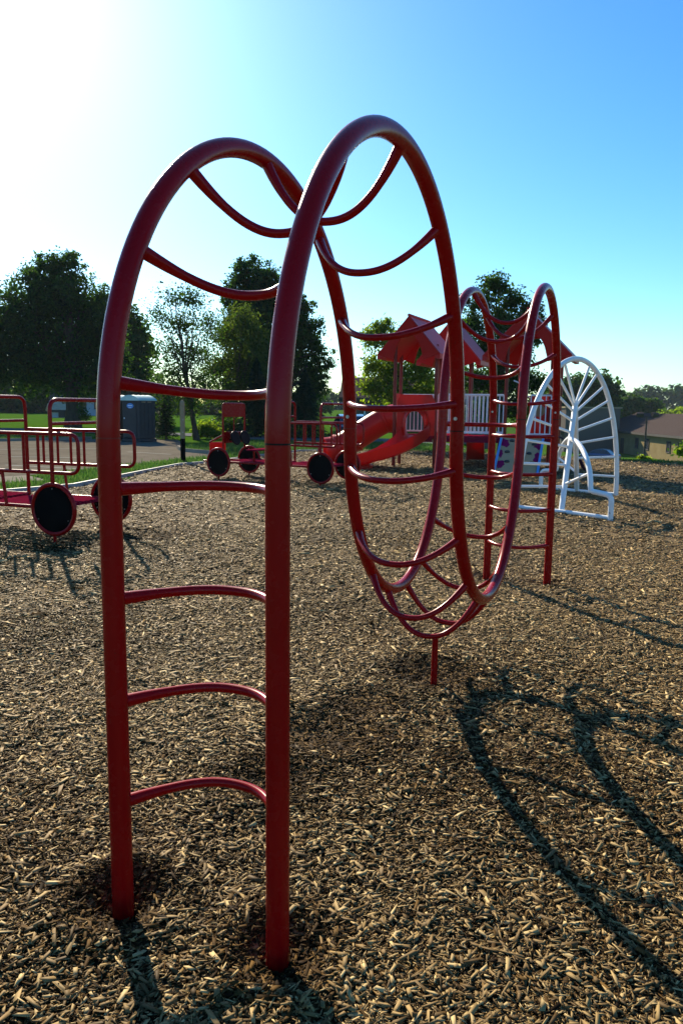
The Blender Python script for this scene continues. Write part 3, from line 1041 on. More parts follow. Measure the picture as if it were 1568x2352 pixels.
    prof = [(-.33, .27), (-.31, .29), (-.285, .26), (-.26, .08), (-.2, .015), (0, 0), (.2, .015), (.26, .08), (.285, .26), (.31, .29), (.33, .27), (.3, .0), (.22, -.05), (0, -.065), (-.22, -.05), (-.3, .0)]
    vs, fs = [], []
    npf = len(prof)
    for i, p in enumerate(sm):
        d = sm[min(i + 1, len(sm) - 1)] - sm[max(i - 1, 0)]
        d.z = 0; d.normalize()
        s = Vector((-d.y, d.x, 0))
        f = i / (len(sm) - 1)
        hs = 1.15 - .45 * f
        for u, v in prof:
            vs.append(p + s * u + Vector((0, 0, v * (hs if v > 0 else 1))))
    for i in range(len(sm) - 1):
        for j in range(npf):
            k = (j + 1) % npf
            fs.append((i * npf + j, i * npf + k, (i + 1) * npf + k, (i + 1) * npf + j))
    fs.append(tuple(range(npf))); fs.append(tuple(reversed(range((len(sm) - 1) * npf, len(sm) * npf))))
    m = MB(); m.add(vs, fs)
    cs = m.build('curved_slide', REDP, root)
    m = MB(); m.rbox((-.72, -1.0, .05), (.7, .5, .2), .03)
    m.build('slide_foot', REDP, cs)
    # hood over the slide: panel with an arched opening and a domed rim
    n = 16
    m = MB()
    hw_, z0, z1 = .45, ZD, ZD + .97
    cx_ = .52
    inn, outr = [], []
    for i in range(n + 1):
        a = math.pi * i / n
        inn.append((cx_ - .25 * math.cos(a), z0 + .3 + .33 * math.sin(a)))
    inn = [(cx_ - .25, z0)] + inn + [(cx_ + .25, z0)]
    for i in range(len(inn)):
        f = i / (len(inn) - 1)
        a = math.pi * f
        u = -math.cos(a); v = math.sin(a)
        k = 1 / max(abs(u), abs(v), 1e-6)
        outr.append((cx_ + hw_ * u * min(k, 1.5), z0 + (z1 - z0) * min(1, v * k if v * k < 1 else 1)))
    outr[0] = (cx_ - hw_, z0); outr[-1] = (cx_ + hw_, z0)
    k = len(inn)
    V = []
    for d in (-.06, -.02):
        V += [(u, d, v) for u, v in outr] + [(u, d, v) for u, v in inn]
    F = []
    for i in range(k - 1):
        F += [(i, i + 1, k + i + 1, k + i), (2 * k + i + 1, 2 * k + i, 3 * k + i, 3 * k + i + 1), (k + i, k + i + 1, 3 * k + i + 1, 3 * k + i), (i + 1, i, 2 * k + i, 2 * k + i + 1)]
    m.add(V, F)
    hood = m.build('slide_hood', REDP, root)
    m = MB()
    rows = []
    for d, g in ((-.04, 1.24), (-.14, 1.2), (-.24, 1.08), (-.3, .94)):
        rows.append([(cx_ + (u - cx_) * g, d, z0 + (v - z0) * (1 + (g - 1) * .55)) for u, v in inn])
    rows2 = [[(cx_ + (p[0] - cx_) * .93, p[1] + .01, z0 + (p[2] - z0) * .95) for p in r_] for r_ in rows]
    for a_, b_ in zip(rows, rows[1:]): m.strip(a_, b_)
    for a_, b_ in zip(rows2, rows2[1:]): m.strip(b_, a_)
    m.strip(rows[-1], rows2[-1])
    m.build('hood_rim', REDP, hood)
    # small slide at the back of the bridge and cargo net at the right side
    m = MB()
    for s in (-.2, .2):
        m.add([(1.9 + s - .02, 1.2, ZD + .1), (1.9 + s + .02, 1.2, ZD + .1), (1.9 + s + .02, 2.5, .25), (1.9 + s - .02, 2.5, .25), (1.9 + s - .02, 1.2, ZD - .1), (1.9 + s + .02, 1.2, ZD - .1), (1.9 + s + .02, 2.5, .08), (1.9 + s - .02, 2.5, .08)], [(0, 1, 2, 3), (7, 6, 5, 4), (0, 4, 5, 1), (1, 5, 6, 2), (2, 6, 7, 3), (3, 7, 4, 0)])
    m.add([(1.7, 1.2, ZD - .05), (2.1, 1.2, ZD - .05), (2.1, 2.5, .12), (1.7, 2.5, .12), (1.7, 1.2, ZD - .09), (2.1, 1.2, ZD - .09), (2.1, 2.5, .08), (1.7, 2.5, .08)], [(0, 1, 2, 3), (7, 6, 5, 4), (0, 4, 5, 1), (2, 6, 7, 3)])
    m.build('back_slide', REDP, root)
    m = MB()
    def net(u, v):
        x = 3.8 + .75 * u
        return Vector((x, .45 + .9 * v, .82 * math.cos(u * math.pi / 2) ** .8 + .0))
    for i in range(9):
        m.tube([net(j / 10, i / 8) for j in range(11)], .012, 5)
    for j in range(1, 11):
        m.tube([net(j / 10, i / 8) for i in range(9)], .012, 5)
    m.build('cargo_net', PURPLE, root)


playhouse()

# ------------------------------------------------------------------ portable toilets, marker post, edging
def toilet():
    root = thing('portable_toilet', 'dark slate portable toilet with oval blue sign, the nearer of the two by the lot', 'portable toilet', group='portable toilets')
    w, d, h = .86, .9, 1.62
    m = MB(); m.rbox((0, 0, .06), (w + .06, d + .06, .12), .02); base = m.build('skid_base', POTTY, root)
    m = MB(); m.rbox((0, 0, .12 + (h - .12) / 2), (w, d, h - .12), .03)
    for x in (-.3, -.1, .1, .3):
        m.box((w / 2 + .006, x, .85), (.02, .09, 1.2)); m.box((-w / 2 - .006, x, .85), (.02, .09, 1.2))
    body = m.build('cabin', POTTY, root)
    m = MB(); m.rbox((-.02, -d / 2 - .012, .84), (.64, .03, 1.36), .012)
    door = m.build('door', POTTY, root)
    m = MB(); m.rbox((-.29, -d / 2 - .035, .9), (.045, .02, .06), .006); m.build('latch', SIGNW, door)
    m = MB(); m.rbox((-.29, -d / 2 - .035, .42), (.035, .02, .06), .006); m.build('hinge_plate', SIGNW, door)
    m = MB()
    m.add([(.02 + .17 * math.cos(a), -d / 2 - .03, 1.37 + .1 * math.sin(a)) for a in np.linspace(0, 2 * math.pi, 29)[:-1]] + [(.02 + .17 * math.cos(a), -d / 2 - .036, 1.37 + .1 * math.sin(a)) for a in np.linspace(0, 2 * math.pi, 29)[:-1]],
          [tuple(range(28, 56))] + [(i, (i + 1) % 28, 28 + (i + 1) % 28, 28 + i) for i in range(28)])
    sg = m.build('oval_sign', SIGNB, door)
    m = MB(); m.box((.02, -d / 2 - .039, 1.38), (.22, .003, .035)); m.box((.02, -d / 2 - .039, 1.305), (.14, .003, .02)); m.build('sign_stripe', SIGNW, sg)
    # domed roof, curved left to right, with ribs
    m = MB()
    rows = []
    for i in range(13):
        f = -1 + 2 * i / 12
        z = h + .17 * (1 - abs(f) ** 2.2) - .02
        rows.append([(f * (w / 2 + .04), y, z + .012 * ((j + 1) % 2)) for j, y in enumerate(np.linspace(-d / 2 - .05, d / 2 + .05, 9))])
    for a_, b_ in zip(rows, rows[1:]): m.strip(b_, a_)
    for e in (0, -1):
        m.add([r_[e] for r_ in rows] + [(r_[e][0], r_[e][1], h - .05) for r_ in rows], [(i, i + 1, 13 + i + 1, 13 + i) for i in range(12)])
    for r_ in (rows[0], rows[-1]):
        m.strip(r_, [(p[0], p[1], h - .05) for p in r_])
    m.build('domed_roof', POTROOF, root)
    m = MB()
    for y in (-.2, .12):
        m.box((w / 2 + .008, y, h - .1), (.02, .2, .04))
    m.build('vent_slots', CREAM, root)
    return root


T1 = toilet()
pt = at(321, 1015, 29.2)
T1.location = (pt.x * K, 29.2 * K, .005 * K); T1.rotation_euler.z = R(-28)
T2 = copy_tree(T1)
T2['label'] = 'dark slate portable toilet half hidden behind the front left pipe of the climber'
pt = at(262, 1015, 29.8)
T2.location = (pt.x * K, 29.9 * K, .005 * K); T2.rotation_euler.z = R(-24)


def marker():
    p = at(421, 1063, 18.9)
    root = thing('marker_post', 'tall cream post with black lower third standing on the grass strip', 'post', (p.x, 18.9, 0))
    m = MB()
    for z0, z1 in ((-.1, .62),):
        m.rbox((0, 0, (z0 + z1) / 2), (.105, .105, z1 - z0), .01)
    m.build('black_base', BLACKP, root)
    m = MB()
    prof = [(.62, .056), (1.45, .056), (1.5, .053), (1.54, .043), (1.57, .026), (1.578, .004)]
    vs, fs = [], []
    for z, r_ in prof:
        for j in range(12):
            a = 2 * math.pi * (j + .5) / 12
            q = 1 / max(abs(math.cos(a)), abs(math.sin(a))) ** .75
            vs.append((r_ * math.cos(a) * q, r_ * math.sin(a) * q, z))
    for i in range(len(prof) - 1):
        for j in range(12):
            k = (j + 1) % 12
            fs.append((i * 12 + j, i * 12 + k, (i + 1) * 12 + k, (i + 1) * 12 + j))
    fs.append(tuple(range(60, 72)))
    m.add(vs, fs); up = m.build('cream_post', CREAM, root)
    for z in (.78, 1.09):
        m = MB(); m.disc((.02, -.057, z), (0, -1, 0), .011, .01, 10); m.build('bolt', STEEL, root)


marker()
tag(ribbon([(-9.5, 5), (-8, 9.2), (-5.55, 12.1), (-4.73, 13.16), (-4.25, 16.0), (-3.9, 18.0), (-3.38, 18.75), (-2.38, 21.4), (-1.33, 24.0), (-.6, 24.3)], .07, .075).build('edging_border', EDGE), 'low pale edging strip between the mulch and the grass along the lot', 'edging')

# ------------------------------------------------------------------ buildings
def gable_house(name, label, cat, c, rz, w, d, hw, hr, wallm, roofm, eave=.3, wins=(), doors=()):
    root = thing(name, label, cat, c, rz)
    m = MB(); m.box((0, 0, hw / 2 - .5), (w, d, hw + 1))
    for s in (-1, 1):
        m.add([(s * w / 2, -d / 2, hw), (s * w / 2, d / 2, hw), (s * w / 2, 0, hw + hr)], [(0, 1, 2) if s > 0 else (2, 1, 0)])
    m.build('wall', wallm, root, 30)
    m = MB()
    k = hr / (d / 2)
    for s in (-1, 1):
        y = s * (d / 2 + eave); z = hw - eave * k
        A = [(-w / 2 - eave, 0, hw + hr + .1), (w / 2 + eave, 0, hw + hr + .1), (w / 2 + eave, y, z + .1), (-w / 2 - eave, y, z + .1)]
        B = [(p[0], p[1], p[2] - .14) for p in A]
        m.add(A + B, [(0, 1, 2, 3) if s < 0 else (3, 2, 1, 0), (7, 6, 5, 4) if s < 0 else (4, 5, 6, 7), (2, 6, 7, 3), (0, 3, 7, 4), (1, 5, 6, 2)])
    m.build('roof', roofm, root, 20)
    m = MB()
    for s in (-1, 1):
        m.box((0, s * (d / 2 + eave + .03), hw - eave * k - .02), (w + 2 * eave, .05, .22))
    m.build('fascia', DARKTRIM, root)
    for x, z, ww, wh in wins:
        m = MB()
        for dx, dz, sx, sz in ((0, wh / 2, ww + .16, .08), (0, -wh / 2, ww + .16, .08), (-ww / 2, 0, .08, wh), (ww / 2, 0, .08, wh)):
            m.box((x + dx, -d / 2 - .02, z + dz), (sx, .1, sz))
        fr = m.build('window', DARKTRIM, root)
        m = MB(); m.box((x, -d / 2 - .01, z), (ww - .06, .04, wh - .06)); m.build('pane', GLASS, fr)
    for x, z, ww, wh in doors:
        m = MB(); m.rbox((x, -d / 2 - .03, z), (ww, .06, wh), .01); m.build('door', DARKTRIM, root)
    return root


# long tan building down the slope at the right: front wall from far left to near right
pL, pR = at(1385, 1035, 88), at(1700, 1070, 58)
gl = -3.6
v = Vector((pR.x - pL.x, pR.y - pL.y, 0)); Lb = v.length
rz = math.atan2(v.y, v.x)
nb = Vector((-v.y, v.x, 0)).normalized()
cb = Vector(((pL.x + pR.x) / 2, (pL.y + pR.y) / 2, 0)) + nb * 5.0
def along(px_, py_):
    """distance along the front wall that the photograph shows at px_"""
    lo, hi = -Lb / 2, Lb / 2
    f = Vector(((pL.x + pR.x) / 2, (pL.y + pR.y) / 2, 0))
    best = min(np.linspace(-Lb / 2, Lb / 2, 400), key=lambda s: abs((f + v.normalized() * s).x / (f + v.normalized() * s).y - (px_ - 787) / CF))
    return float(best)
wn = [(along(x, 0), 1.55, w_, 1.05) for x, w_ in ((1460, .75), (1484, .75), (1533, .75), (1560, .75), (1600, .75), (1640, .75))]
gable_house('long_building', 'long low tan building with brown shingle roof and dark windows down the slope', 'building', (cb.x, cb.y, gl), rz, Lb + 6, 10, 2.75, 1.75, TANWALL, SHINGLE, .45, wins=wn, doors=[(along(1427, 0), .95, .9, 1.9)])
# grey block at its left end
p = at(1352, 1030, 84)
rt_ = thing('annex_block', 'flat roofed dark grey annex at the left end of the tan building', 'building', (p.x, p.y + 2, -3.6), rz)
m = MB(); m.box((0, 0, 2.4), (5.2, 6, 5.4)); m.build('wall', GREYWALL, rt_)
m = MB(); m.box((0, 0, 5.16), (5.5, 6.3, .16)); m.build('flat_roof', CREAM, rt_)
m = MB(); m.rbox((1.2, -3.03, 1.1), (1.0, .08, 2.0), .02); m.build('door', DARKTRIM, rt_)
m = MB(); m.box((1.2, -3.9, 2.5), (2.2, 1.8, .18)); m.build('canopy', DARKTRIM, rt_)

# church with a cross behind the slides
pc = at(905, 990, 45)
ch = gable_house('church_building', 'brown church hall with pale cross on its wall beyond the slides', 'building', (4.75, 49.2, 0), R(-2), 8.6, 8, 2.0, 1.2, GREYWALL, SHINGLE, .5, wins=[(2.6, 1.15, .9, 1.0), (3.9, 1.15, .9, 1.0)], doors=[(-1.6, .95, .9, 1.9)])
m = MB(); m.box((-3.3, -4.06, .86), (.09, .07, .9)); m.box((-3.3, -4.065, .95), (.68, .06, .09))
m.build('cross', SIGNW, ch)
# house and shed at the left
ph = at(184, 968, 84)
gable_house('family_house', 'pale blue grey house behind the big dark tree', 'house', (ph.x, 86, ter(ph.x, 86)), R(8), 6.0, 5, 1.9, 1.5, PALEWALL, SHINGLE, .3, wins=[(-1.6, 1.15, .7, .8), (.2, 1.15, .7, .8), (1.8, 1.15, .7, .8)])
ph = at(136, 965, 72)
gable_house('garden_shed', 'small grey shed with tan roof on the lawn left of the big trunk', 'shed', (ph.x, 72, ter(ph.x, 72)), R(34), 1.7, 1.5, .72, .5, SHEDW, SHEDR, .12, doors=[(.2, .33, .8, .6)])

# ------------------------------------------------------------------ cars and lamp
def car(name, label, c, rz, paint):
    root = thing(name, label, 'car', c, rz, None)
    # side outline of the shell, lofted across the width
    L, W, = 3.45, 1.36
    lower = [(-1.72, .3), (-1.7, .52), (-1.6, .63), (-.95, .68), (.75, .69), (1.5, .62), (1.7, .5), (1.72, .28)]
    m = MB()
    rows = []
    for y, k in ((-W / 2, 0.0), (-W / 2 + .06, 1), (0, 1.06), (W / 2 - .06, 1), (W / 2, 0)):
        rows.append([(x * (.985 if k == 0 else 1), y, z if k else min(z, .56) - .02) for x, z in lower])
    for a_, b_ in zip(rows, rows[1:]): m.strip(a_, b_)
    for r_ in (rows[0], rows[-1]):
        m.add([*r_, *[(x, r_[0][1], .17) for x, z in reversed(lower)]], [tuple(range(16))])
    m.box((0, 0, .21), (3.3, W - .1, .1))
    body = m.build('body', paint, root, 50)
    cab = [(-1.15, .67), (-.72, 1.02), (-.3, 1.1), (.25, 1.08), (.95, .69)]
    m = MB()
    A = [(x, -W / 2 + (.05 if z < .8 else .17), z) for x, z in cab]; B = [(x, -y, z) for x, y, z in A]
    m.strip(B, A); m.add(A, [(0, 1, 2, 3, 4)]); m.add(B, [(4, 3, 2, 1, 0)])
    m.build('windows', GLASS, root, 20)
    m = MB()
    A = [(x, -W / 2 + .16, z + .012) for x, z in cab[1:4]]; B = [(x, -y, z) for x, y, z in A]
    C_ = [(x, y, z - .05) for x, y, z in A]; D_ = [(x, y, z - .05) for x, y, z in B]
    m.strip(B, A); m.strip(A, C_); m.strip(D_, B)
    m.build('roof_panel', paint, root, 20)
    for s in (-1, 1):
        m = MB()
        y = s * (W / 2 - .11)
        m.tube([(-1.15, y, .66), (-.73, s * (W / 2 - .17), 1.03)], .022, 6); m.tube([(.28, s * (W / 2 - .17), 1.08), (.95, y, .68)], .022, 6); m.tube([(-.2, s * (W / 2 - .13), .68), (-.22, s * (W / 2 - .17), 1.09)], .022, 6)
        m.build('window_pillar', paint, root)
    for x in (-1.08, 1.08):
        for s in (-1, 1):
            m = MB(); m.disc((x, s * (W / 2 - .06), .25), (0, 1, 0), .25, .16, 24); wl = m.build('wheel', BLACKP, root)
            m = MB(); m.disc((x, s * (W / 2 + .025), .25), (0, 1, 0), .15, .02, 16); m.build('rim', STEEL, wl)
    for s in (-1, 1):
        m = MB(); m.rbox((1.68, s * .48, .5), (.1, .26, .12), .02); m.build('headlight', SIGNW, root)
    return root


p = at(1378, 1040, 70)
car('parked_car', 'blue sedan parked beyond the grass rise in front of the tan building', (p.x, 70, float(ter(p.x, 70))), R(180 - 38), CARP)
p = at(802, 1012, 33)
car('parked_car', 'dark car on the road behind the left side of the climber', (p.x, 32.6, .006), R(97), CARD)

p = at(1478, 1050, 45)
lp = thing('flood_light_pole', 'dark pole with two floodlights in front of the tan building', 'light pole', (p.x, 45, ter(p.x, 45)))
hz = 1.06 - float(ter(p.x, 45))
m = MB(); m.tube([(0, 0, -.2), (0, 0, hz)], [.065, .045], 10); m.build('pole', LAMPM, lp)
m = MB(); m.box((0, 0, hz - .05), (1.1, .06, .06)); m.build('cross_arm', LAMPM, lp)
for s in (-1, 1):
    m = MB(); m.rbox((s * .45, -.08, hz + .1), (.42, .26, .22), .03, rot=(R(25), 0, s * .3)); m.build('floodlight', LAMPM, lp)
    # a pale lens lying in the lamp's front
m = MB(); m.tube([(0, 0, .9), (.0, 0, .93)], .09, 10); m.build('collar', LAMPM, lp)

# ------------------------------------------------------------------ trees
def leaves(lobes, n, size, clump=26, spread=.16, shell=.55, flat=.75, seed=0):
    """leaf faces gathered in clumps through the lobes' volume; lobes = (centre, (rx, ry, rz))"""
    g = np.random.default_rng(seed)
    vol = np.array([l[1][0] * l[1][1] * l[1][2] for l in lobes]) ** .8
    vol /= vol.sum()
    nc = max(6, n // clump)
    which = g.choice(len(lobes), nc, p=vol)
    C = np.array([list(l[0]) for l in lobes])[which]; RD = np.array([l[1] for l in lobes])[which]
    d = g.normal(size=(nc, 3)); d /= np.linalg.norm(d, axis=1)[:, None]
    rr = (shell + (1 - shell) * g.random(nc)) * np.where(g.random(nc) < .25, g.random(nc), 1) * g.uniform(.82, 1.12, nc)
    cc = C + d * RD * rr[:, None]
    cl = np.repeat(np.arange(nc), clump)
    rad = RD.mean(1)[cl] * spread * g.uniform(.6, 1.5, nc)[cl]
    off = g.normal(size=(len(cl), 3)); off *= rad[:, None] * np.array([1, 1, flat]) * .75
    P = cc[cl] + off
    N_ = len(P)
    nrm = g.normal(size=(N_, 3)) + np.array([0, 0, .8]) + d[cl] * .7
    nrm /= np.linalg.norm(nrm, axis=1)[:, None]
    tv = g.normal(size=(N_, 3)); tv -= nrm * (tv * nrm).sum(1)[:, None]; tv /= np.linalg.norm(tv, axis=1)[:, None]
    bv = np.cross(nrm, tv)
    s = size * np.exp(g.normal(0, .3, N_))
    a, b = (s * .62)[:, None], (s * .42)[:, None]
    v = np.stack([P - tv * a, P + bv * b - tv * a * .1 + nrm * a * .12, P + tv * a, P - bv * b - tv * a * .1 + nrm * a * .12], 1)
    return v, cc


def tree(name, label, base, lobes, n, size, mat, trunk_r, group=None, seed=1, clump=26, spread=.16, shell=.5, limbs=True, fork=.35, lean=(0, 0), flat=.75, cat='tree'):
    base = Vector(base)
    root = thing(name, label, cat, base, 0, group)
    lobes = [(Vector(c) - base, r_) for c, r_ in lobes]
    v, cc = leaves(lobes, n, size, clump, spread, shell, flat, seed)
    np_mesh('crown', v, 4, [(0, 1, 2, 3)], mat, root)
    g = random.Random(seed)
    hi = max(lobes, key=lambda l: l[0].z)
    top = hi[0].z * .97
    cx, cy = hi[0].x, hi[0].y
    m = MB()
    pts = []
    for i in range(9):
        t = i / 8
        pts.append(Vector((cx * t ** 1.5 + lean[0] * math.sin(t * 3.1) + g.uniform(-1, 1) * trunk_r * .35 * (i > 0), cy * t ** 1.5 + lean[1] * t, -.15 + (top + .15) * t)))
    rads = [trunk_r * (1.35 if i == 0 else 1 - .11 * i) for i in range(9)]
    m.tube(pts, rads, 10)
    if limbs:
        for l in lobes:
            for q in range(2):
                tgt = l[0] + Vector((g.uniform(-.4, .4) * l[1][0], g.uniform(-.4, .4) * l[1][1], g.uniform(-.1, .5) * l[1][2]))
                t0 = min(.85, max(fork, .15 + .5 * (tgt.z / top)) * g.uniform(.6, 1))
                k = t0 * 8; i0 = int(k)
                st = pts[i0].lerp(pts[min(i0 + 1, 8)], k - i0)
                if st.z > tgt.z - .1: st = pts[3].copy()
                r0 = trunk_r * (1 - .11 * k) * .5
                seg = []
                for j in range(6):
                    u = j / 5
                    p = st.lerp(tgt, u); p.z += math.sin(u * 3.14) * .08 * (tgt - st).length
                    if 0 < j: p += Vector((g.uniform(-1, 1), g.uniform(-1, 1), g.uniform(-1, 1))) * (tgt - st).length * .03
                    seg.append(p)
                m.tube(seg, [r0 * (1 - .16 * j) for j in range(6)], 6)
                for b_ in range(3):
                    u = g.uniform(.4, .95); p = seg[int(u * 5)]
                    e = p + Vector((g.uniform(-1, 1) * l[1][0], g.uniform(-1, 1) * l[1][1], g.uniform(-.1, .9) * l[1][2])) * .6
                    mid = p.lerp(e, .5) + Vector((0, 0, .06 * (e - p).length))
                    m.tube([p, mid, e], [r0 * .4, r0 * .28, r0 * .1], 5)
    m.build('trunk', BARK, root, 60)
    return root


def PL(Y, *ls, dy=0.0, ry=None):
    """lobes from (x, y, rx_px, ry_px) of the photograph at depth Y"""
    out = []
    g = random.Random(int(Y * 10) + len(ls))
    for x, y, rx, rz in ls:
        c = at(x, y, Y)
        s = Y / CF
        r1 = rx * s
        c.y += g.uniform(-.5, .5) * r1 + dy
        out.append((c, (r1, (ry or 1) * r1, rz * s)))
    return out


def gnd(x, Y):
    X = (x - 787) / CF * Y
    return (X, Y, float(ter(X, Y)))


def conifer(label, base, h, r0, n, seed, mat=LEAF_SPRUCE, group='spruces beyond the lot'):
    """spruce: whorls of drooping boughs made of needle sprays"""
    root = thing('spruce_tree', label, 'tree', base, 0, group)
    g = np.random.default_rng(seed)
    t = g.random(n) ** .75
    tier = np.round(t * 16) / 16 + g.normal(0, .008, n)
    az0 = np.round(g.random(n) * 11) / 11 * 6.283 + tier * 37
    R_ = r0 * (1 - tier) ** .85 * (.85 + .25 * np.sin(az0 * 3 + tier * 20)) + .03
    u = g.random(n) ** .6
    ang = az0 + g.normal(0, .16, n) / (u + .3)
    rad = R_ * u
    z = .06 * h + tier * h * .94 - rad * .28 + g.normal(0, .012 * h, n)
    P = np.stack([rad * np.cos(ang), rad * np.sin(ang), z], -1)
    dr = np.stack([np.cos(ang), np.sin(ang), np.full(n, -.35)], -1) + g.normal(0, .3, (n, 3))
    dr /= np.linalg.norm(dr, axis=1)[:, None]
    sd = np.cross(dr, g.normal(0, .5, (n, 3)) + np.array([0, 0, 1])); sd /= np.linalg.norm(sd, axis=1)[:, None]
    s = (.05 * h * (1 - .5 * tier) * g.uniform(.6, 1.4, n))[:, None]
    v = np.stack([P - dr * s * .5, P + sd * s * .2, P + dr * s * .8, P - sd * s * .2], 1)
    np_mesh('crown', v, 4, [(0, 1, 2, 3)], mat, root)
    m = MB(); m.tube([(0, 0, -.1), (0, 0, h * .95)], [.03 * h, .004 * h], 8); m.build('trunk', BARK, root)
    return root


def woods(name, label, lobes, n, size, mat, seed):
    v, _ = leaves(lobes, n, size, 20, .14, .6, .8, seed)
    o = np_mesh(name, v, 4, [(0, 1, 2, 3)], mat)
    return tag(o, label, 'trees', kind='stuff')


BG = 'broadleaf trees behind the lot'
# big dark maple at the left
tree('maple_tree', 'big dark dense maple at the left edge of the photo behind the lot', gnd(172, 45),
     PL(45, (140, 660, 70, 70), (95, 690, 70, 75), (200, 700, 60, 75), (40, 740, 80, 85), (130, 760, 95, 90), (235, 780, 60, 70), (-40, 790, 90, 90), (60, 830, 100, 75), (170, 850, 90, 70), (250, 850, 55, 55), (-60, 850, 90, 60), (110, 620, 35, 38), (165, 612, 38, 38)), 98000, .125, LEAF_DARK, .42, BG, 3, 48, .15, .6)
tree('maple_tree', 'dark round tree showing just right of the big left maple', gnd(300, 54),
     PL(54, (300, 760, 42, 55), (315, 800, 38, 50), (285, 820, 60, 55), (310, 850, 40, 40), (262, 780, 50, 50)), 16000, .2, LEAF_DARK, .3, BG, 5, 26, .22, .35)
woods('dark_woods', 'dark mass of trees closing the view behind the left lawn', PL(100, *[(x, 900 + (i % 3) * 14, 55, 58) for i, x in enumerate(range(-260, 420, 38))], *[(x, 945, 45, 34) for x in range(-260, 420, 42)], *[(x, 938 + (i % 3) * 8, 34, 36) for i, x in enumerate(range(420, 745, 26))]), 60000, .42, LEAF_DARK, 8)
# loose thin tree
tree('birch_tree', 'thin see-through tree with sparse leaves left of the tall oak', gnd(455, 31),
     PL(31, (405, 685, 42, 35), (445, 690, 35, 40), (365, 730, 38, 35), (420, 745, 45, 38), (470, 740, 40, 40), (385, 800, 50, 40), (450, 810, 55, 45), (400, 860, 55, 40), (465, 880, 50, 45), (375, 900, 40, 35), (430, 930, 60, 30)), 13000, .068, LEAF_MID, .12, BG, 9, 12, .34, .25, lean=(-.15, 0))
# tall oak and its company
tree('oak_tree', 'tallest tree behind the front climber pipe, dense and dark green', gnd(655, 40),
     PL(40, (570, 625, 40, 40), (610, 650, 45, 40), (545, 670, 45, 45), (595, 700, 60, 50), (650, 700, 50, 50), (560, 760, 60, 55), (660, 760, 60, 55), (705, 770, 42, 50), (730, 830, 34, 45), (640, 830, 80, 60), (715, 880, 40, 45), (680, 930, 55, 45), (560, 850, 60, 50), (690, 710, 35, 30)), 80000, .1, LEAF_DARK, .3, BG, 12, 40, .16, .5)
tree('ash_tree', 'olive green loose tree in front of the tall oak', gnd(540, 35),
     PL(35, (560, 740, 45, 50), (520, 770, 45, 45), (590, 790, 50, 50), (550, 830, 60, 50), (500, 850, 45, 45), (600, 870, 50, 45), (540, 900, 60, 40)), 15000, .085, LEAF_OLIVE, .12, BG, 14, 16, .27, .25)
conifer('small dark spruce right of the portable toilets', gnd(384, 31.5), 2.1, .5, 7000, 21)
conifer('dark spruce behind the windscreen of the play truck', gnd(592, 34), 3.5, 1.05, 12000, 22)
conifer('blue green spruce behind the near right pipe of the climber', gnd(700, 34), 3.0, 1.15, 12000, 23)
conifer('dark spruce between the sparse tree and the play truck', gnd(525, 37), 3.0, .85, 8000, 24)
# undergrowth
for x, y_, Y, w_, h_, lab in ((478, 995, 32, 40, 20, 'light green bush at the foot of the sparse tree'), (535, 990, 34, 45, 22, 'low bush between the spruces behind the play truck'), (345, 985, 36, 35, 30, 'dark bush behind the portable toilets'), (640, 985, 36, 40, 25, 'green bush under the tall oak')):
    b = gnd(x, Y)
    tree('bush', lab, b, PL(Y, (x - w_ * .4, y_ - h_ * .3, w_ * .6, h_), (x + w_ * .4, y_, w_ * .6, h_ * .9), (x, y_ - h_ * .6, w_ * .6, h_)), 3500, .075, LEAF_BRIGHT if 'light' in lab else LEAF_MID, .03, 'bushes behind the lot', int(x), 14, .3, .3, cat='bush')
# sapling on the left lawn
tree('sapling', 'thin young tree on the left lawn by the big trunk', gnd(191, 42), PL(42, (190, 945, 10, 14), (196, 958, 12, 10), (186, 930, 8, 12)), 900, .07, LEAF_MID, .028, None, 31, 10, .4, .3)
# maple behind the slides and the tall tree at the right
tree('maple_tree', 'bright green maple with large leaves behind the tube slide', gnd(925, 27),
     PL(27, (855, 775, 30, 35), (880, 750, 28, 28), (910, 790, 45, 42), (960, 790, 40, 45), (850, 840, 28, 32), (900, 850, 50, 42), (965, 850, 42, 42), (850, 890, 34, 26), (915, 905, 55, 34), (975, 900, 40, 40), (893, 738, 12, 12), (1000, 800, 25, 40)), 19000, .074, LEAF_BRIGHT, .1, BG, 41, 12, .26, .3)
tree('oak_tree', 'dark branchy tree rising behind the gabled roofs on the right', gnd(1150, 29),
     PL(29, (1140, 655, 38, 32), (1105, 690, 34, 34), (1180, 690, 34, 30), (1085, 740, 32, 36), (1150, 735, 48, 42), (1215, 715, 32, 30), (1235, 745, 24, 30), (1070, 690, 16, 18), (1105, 800, 45, 42), (1175, 800, 48, 44), (1225, 775, 28, 30), (1090, 870, 42, 44), (1150, 880, 50, 44), (1210, 870, 40, 40), (1120, 940, 52, 36), (1190, 940, 44, 36), (1240, 880, 26, 26)), 30000, .08, LEAF_DARK, .16, BG, 43, 18, .23, .3)
tree('oak_tree', 'dense dark tree behind the spokes of the white climber', gnd(1345, 92),
     PL(92, (1330, 890, 40, 35), (1380, 885, 36, 34), (1290, 900, 40, 36), (1415, 905, 22, 26), (1350, 935, 75, 40), (1260, 925, 40, 36), (1310, 960, 60, 34), (1400, 945, 32, 36)), 26000, .3, LEAF_DARK, .4, BG, 45, 22, .2, .35)
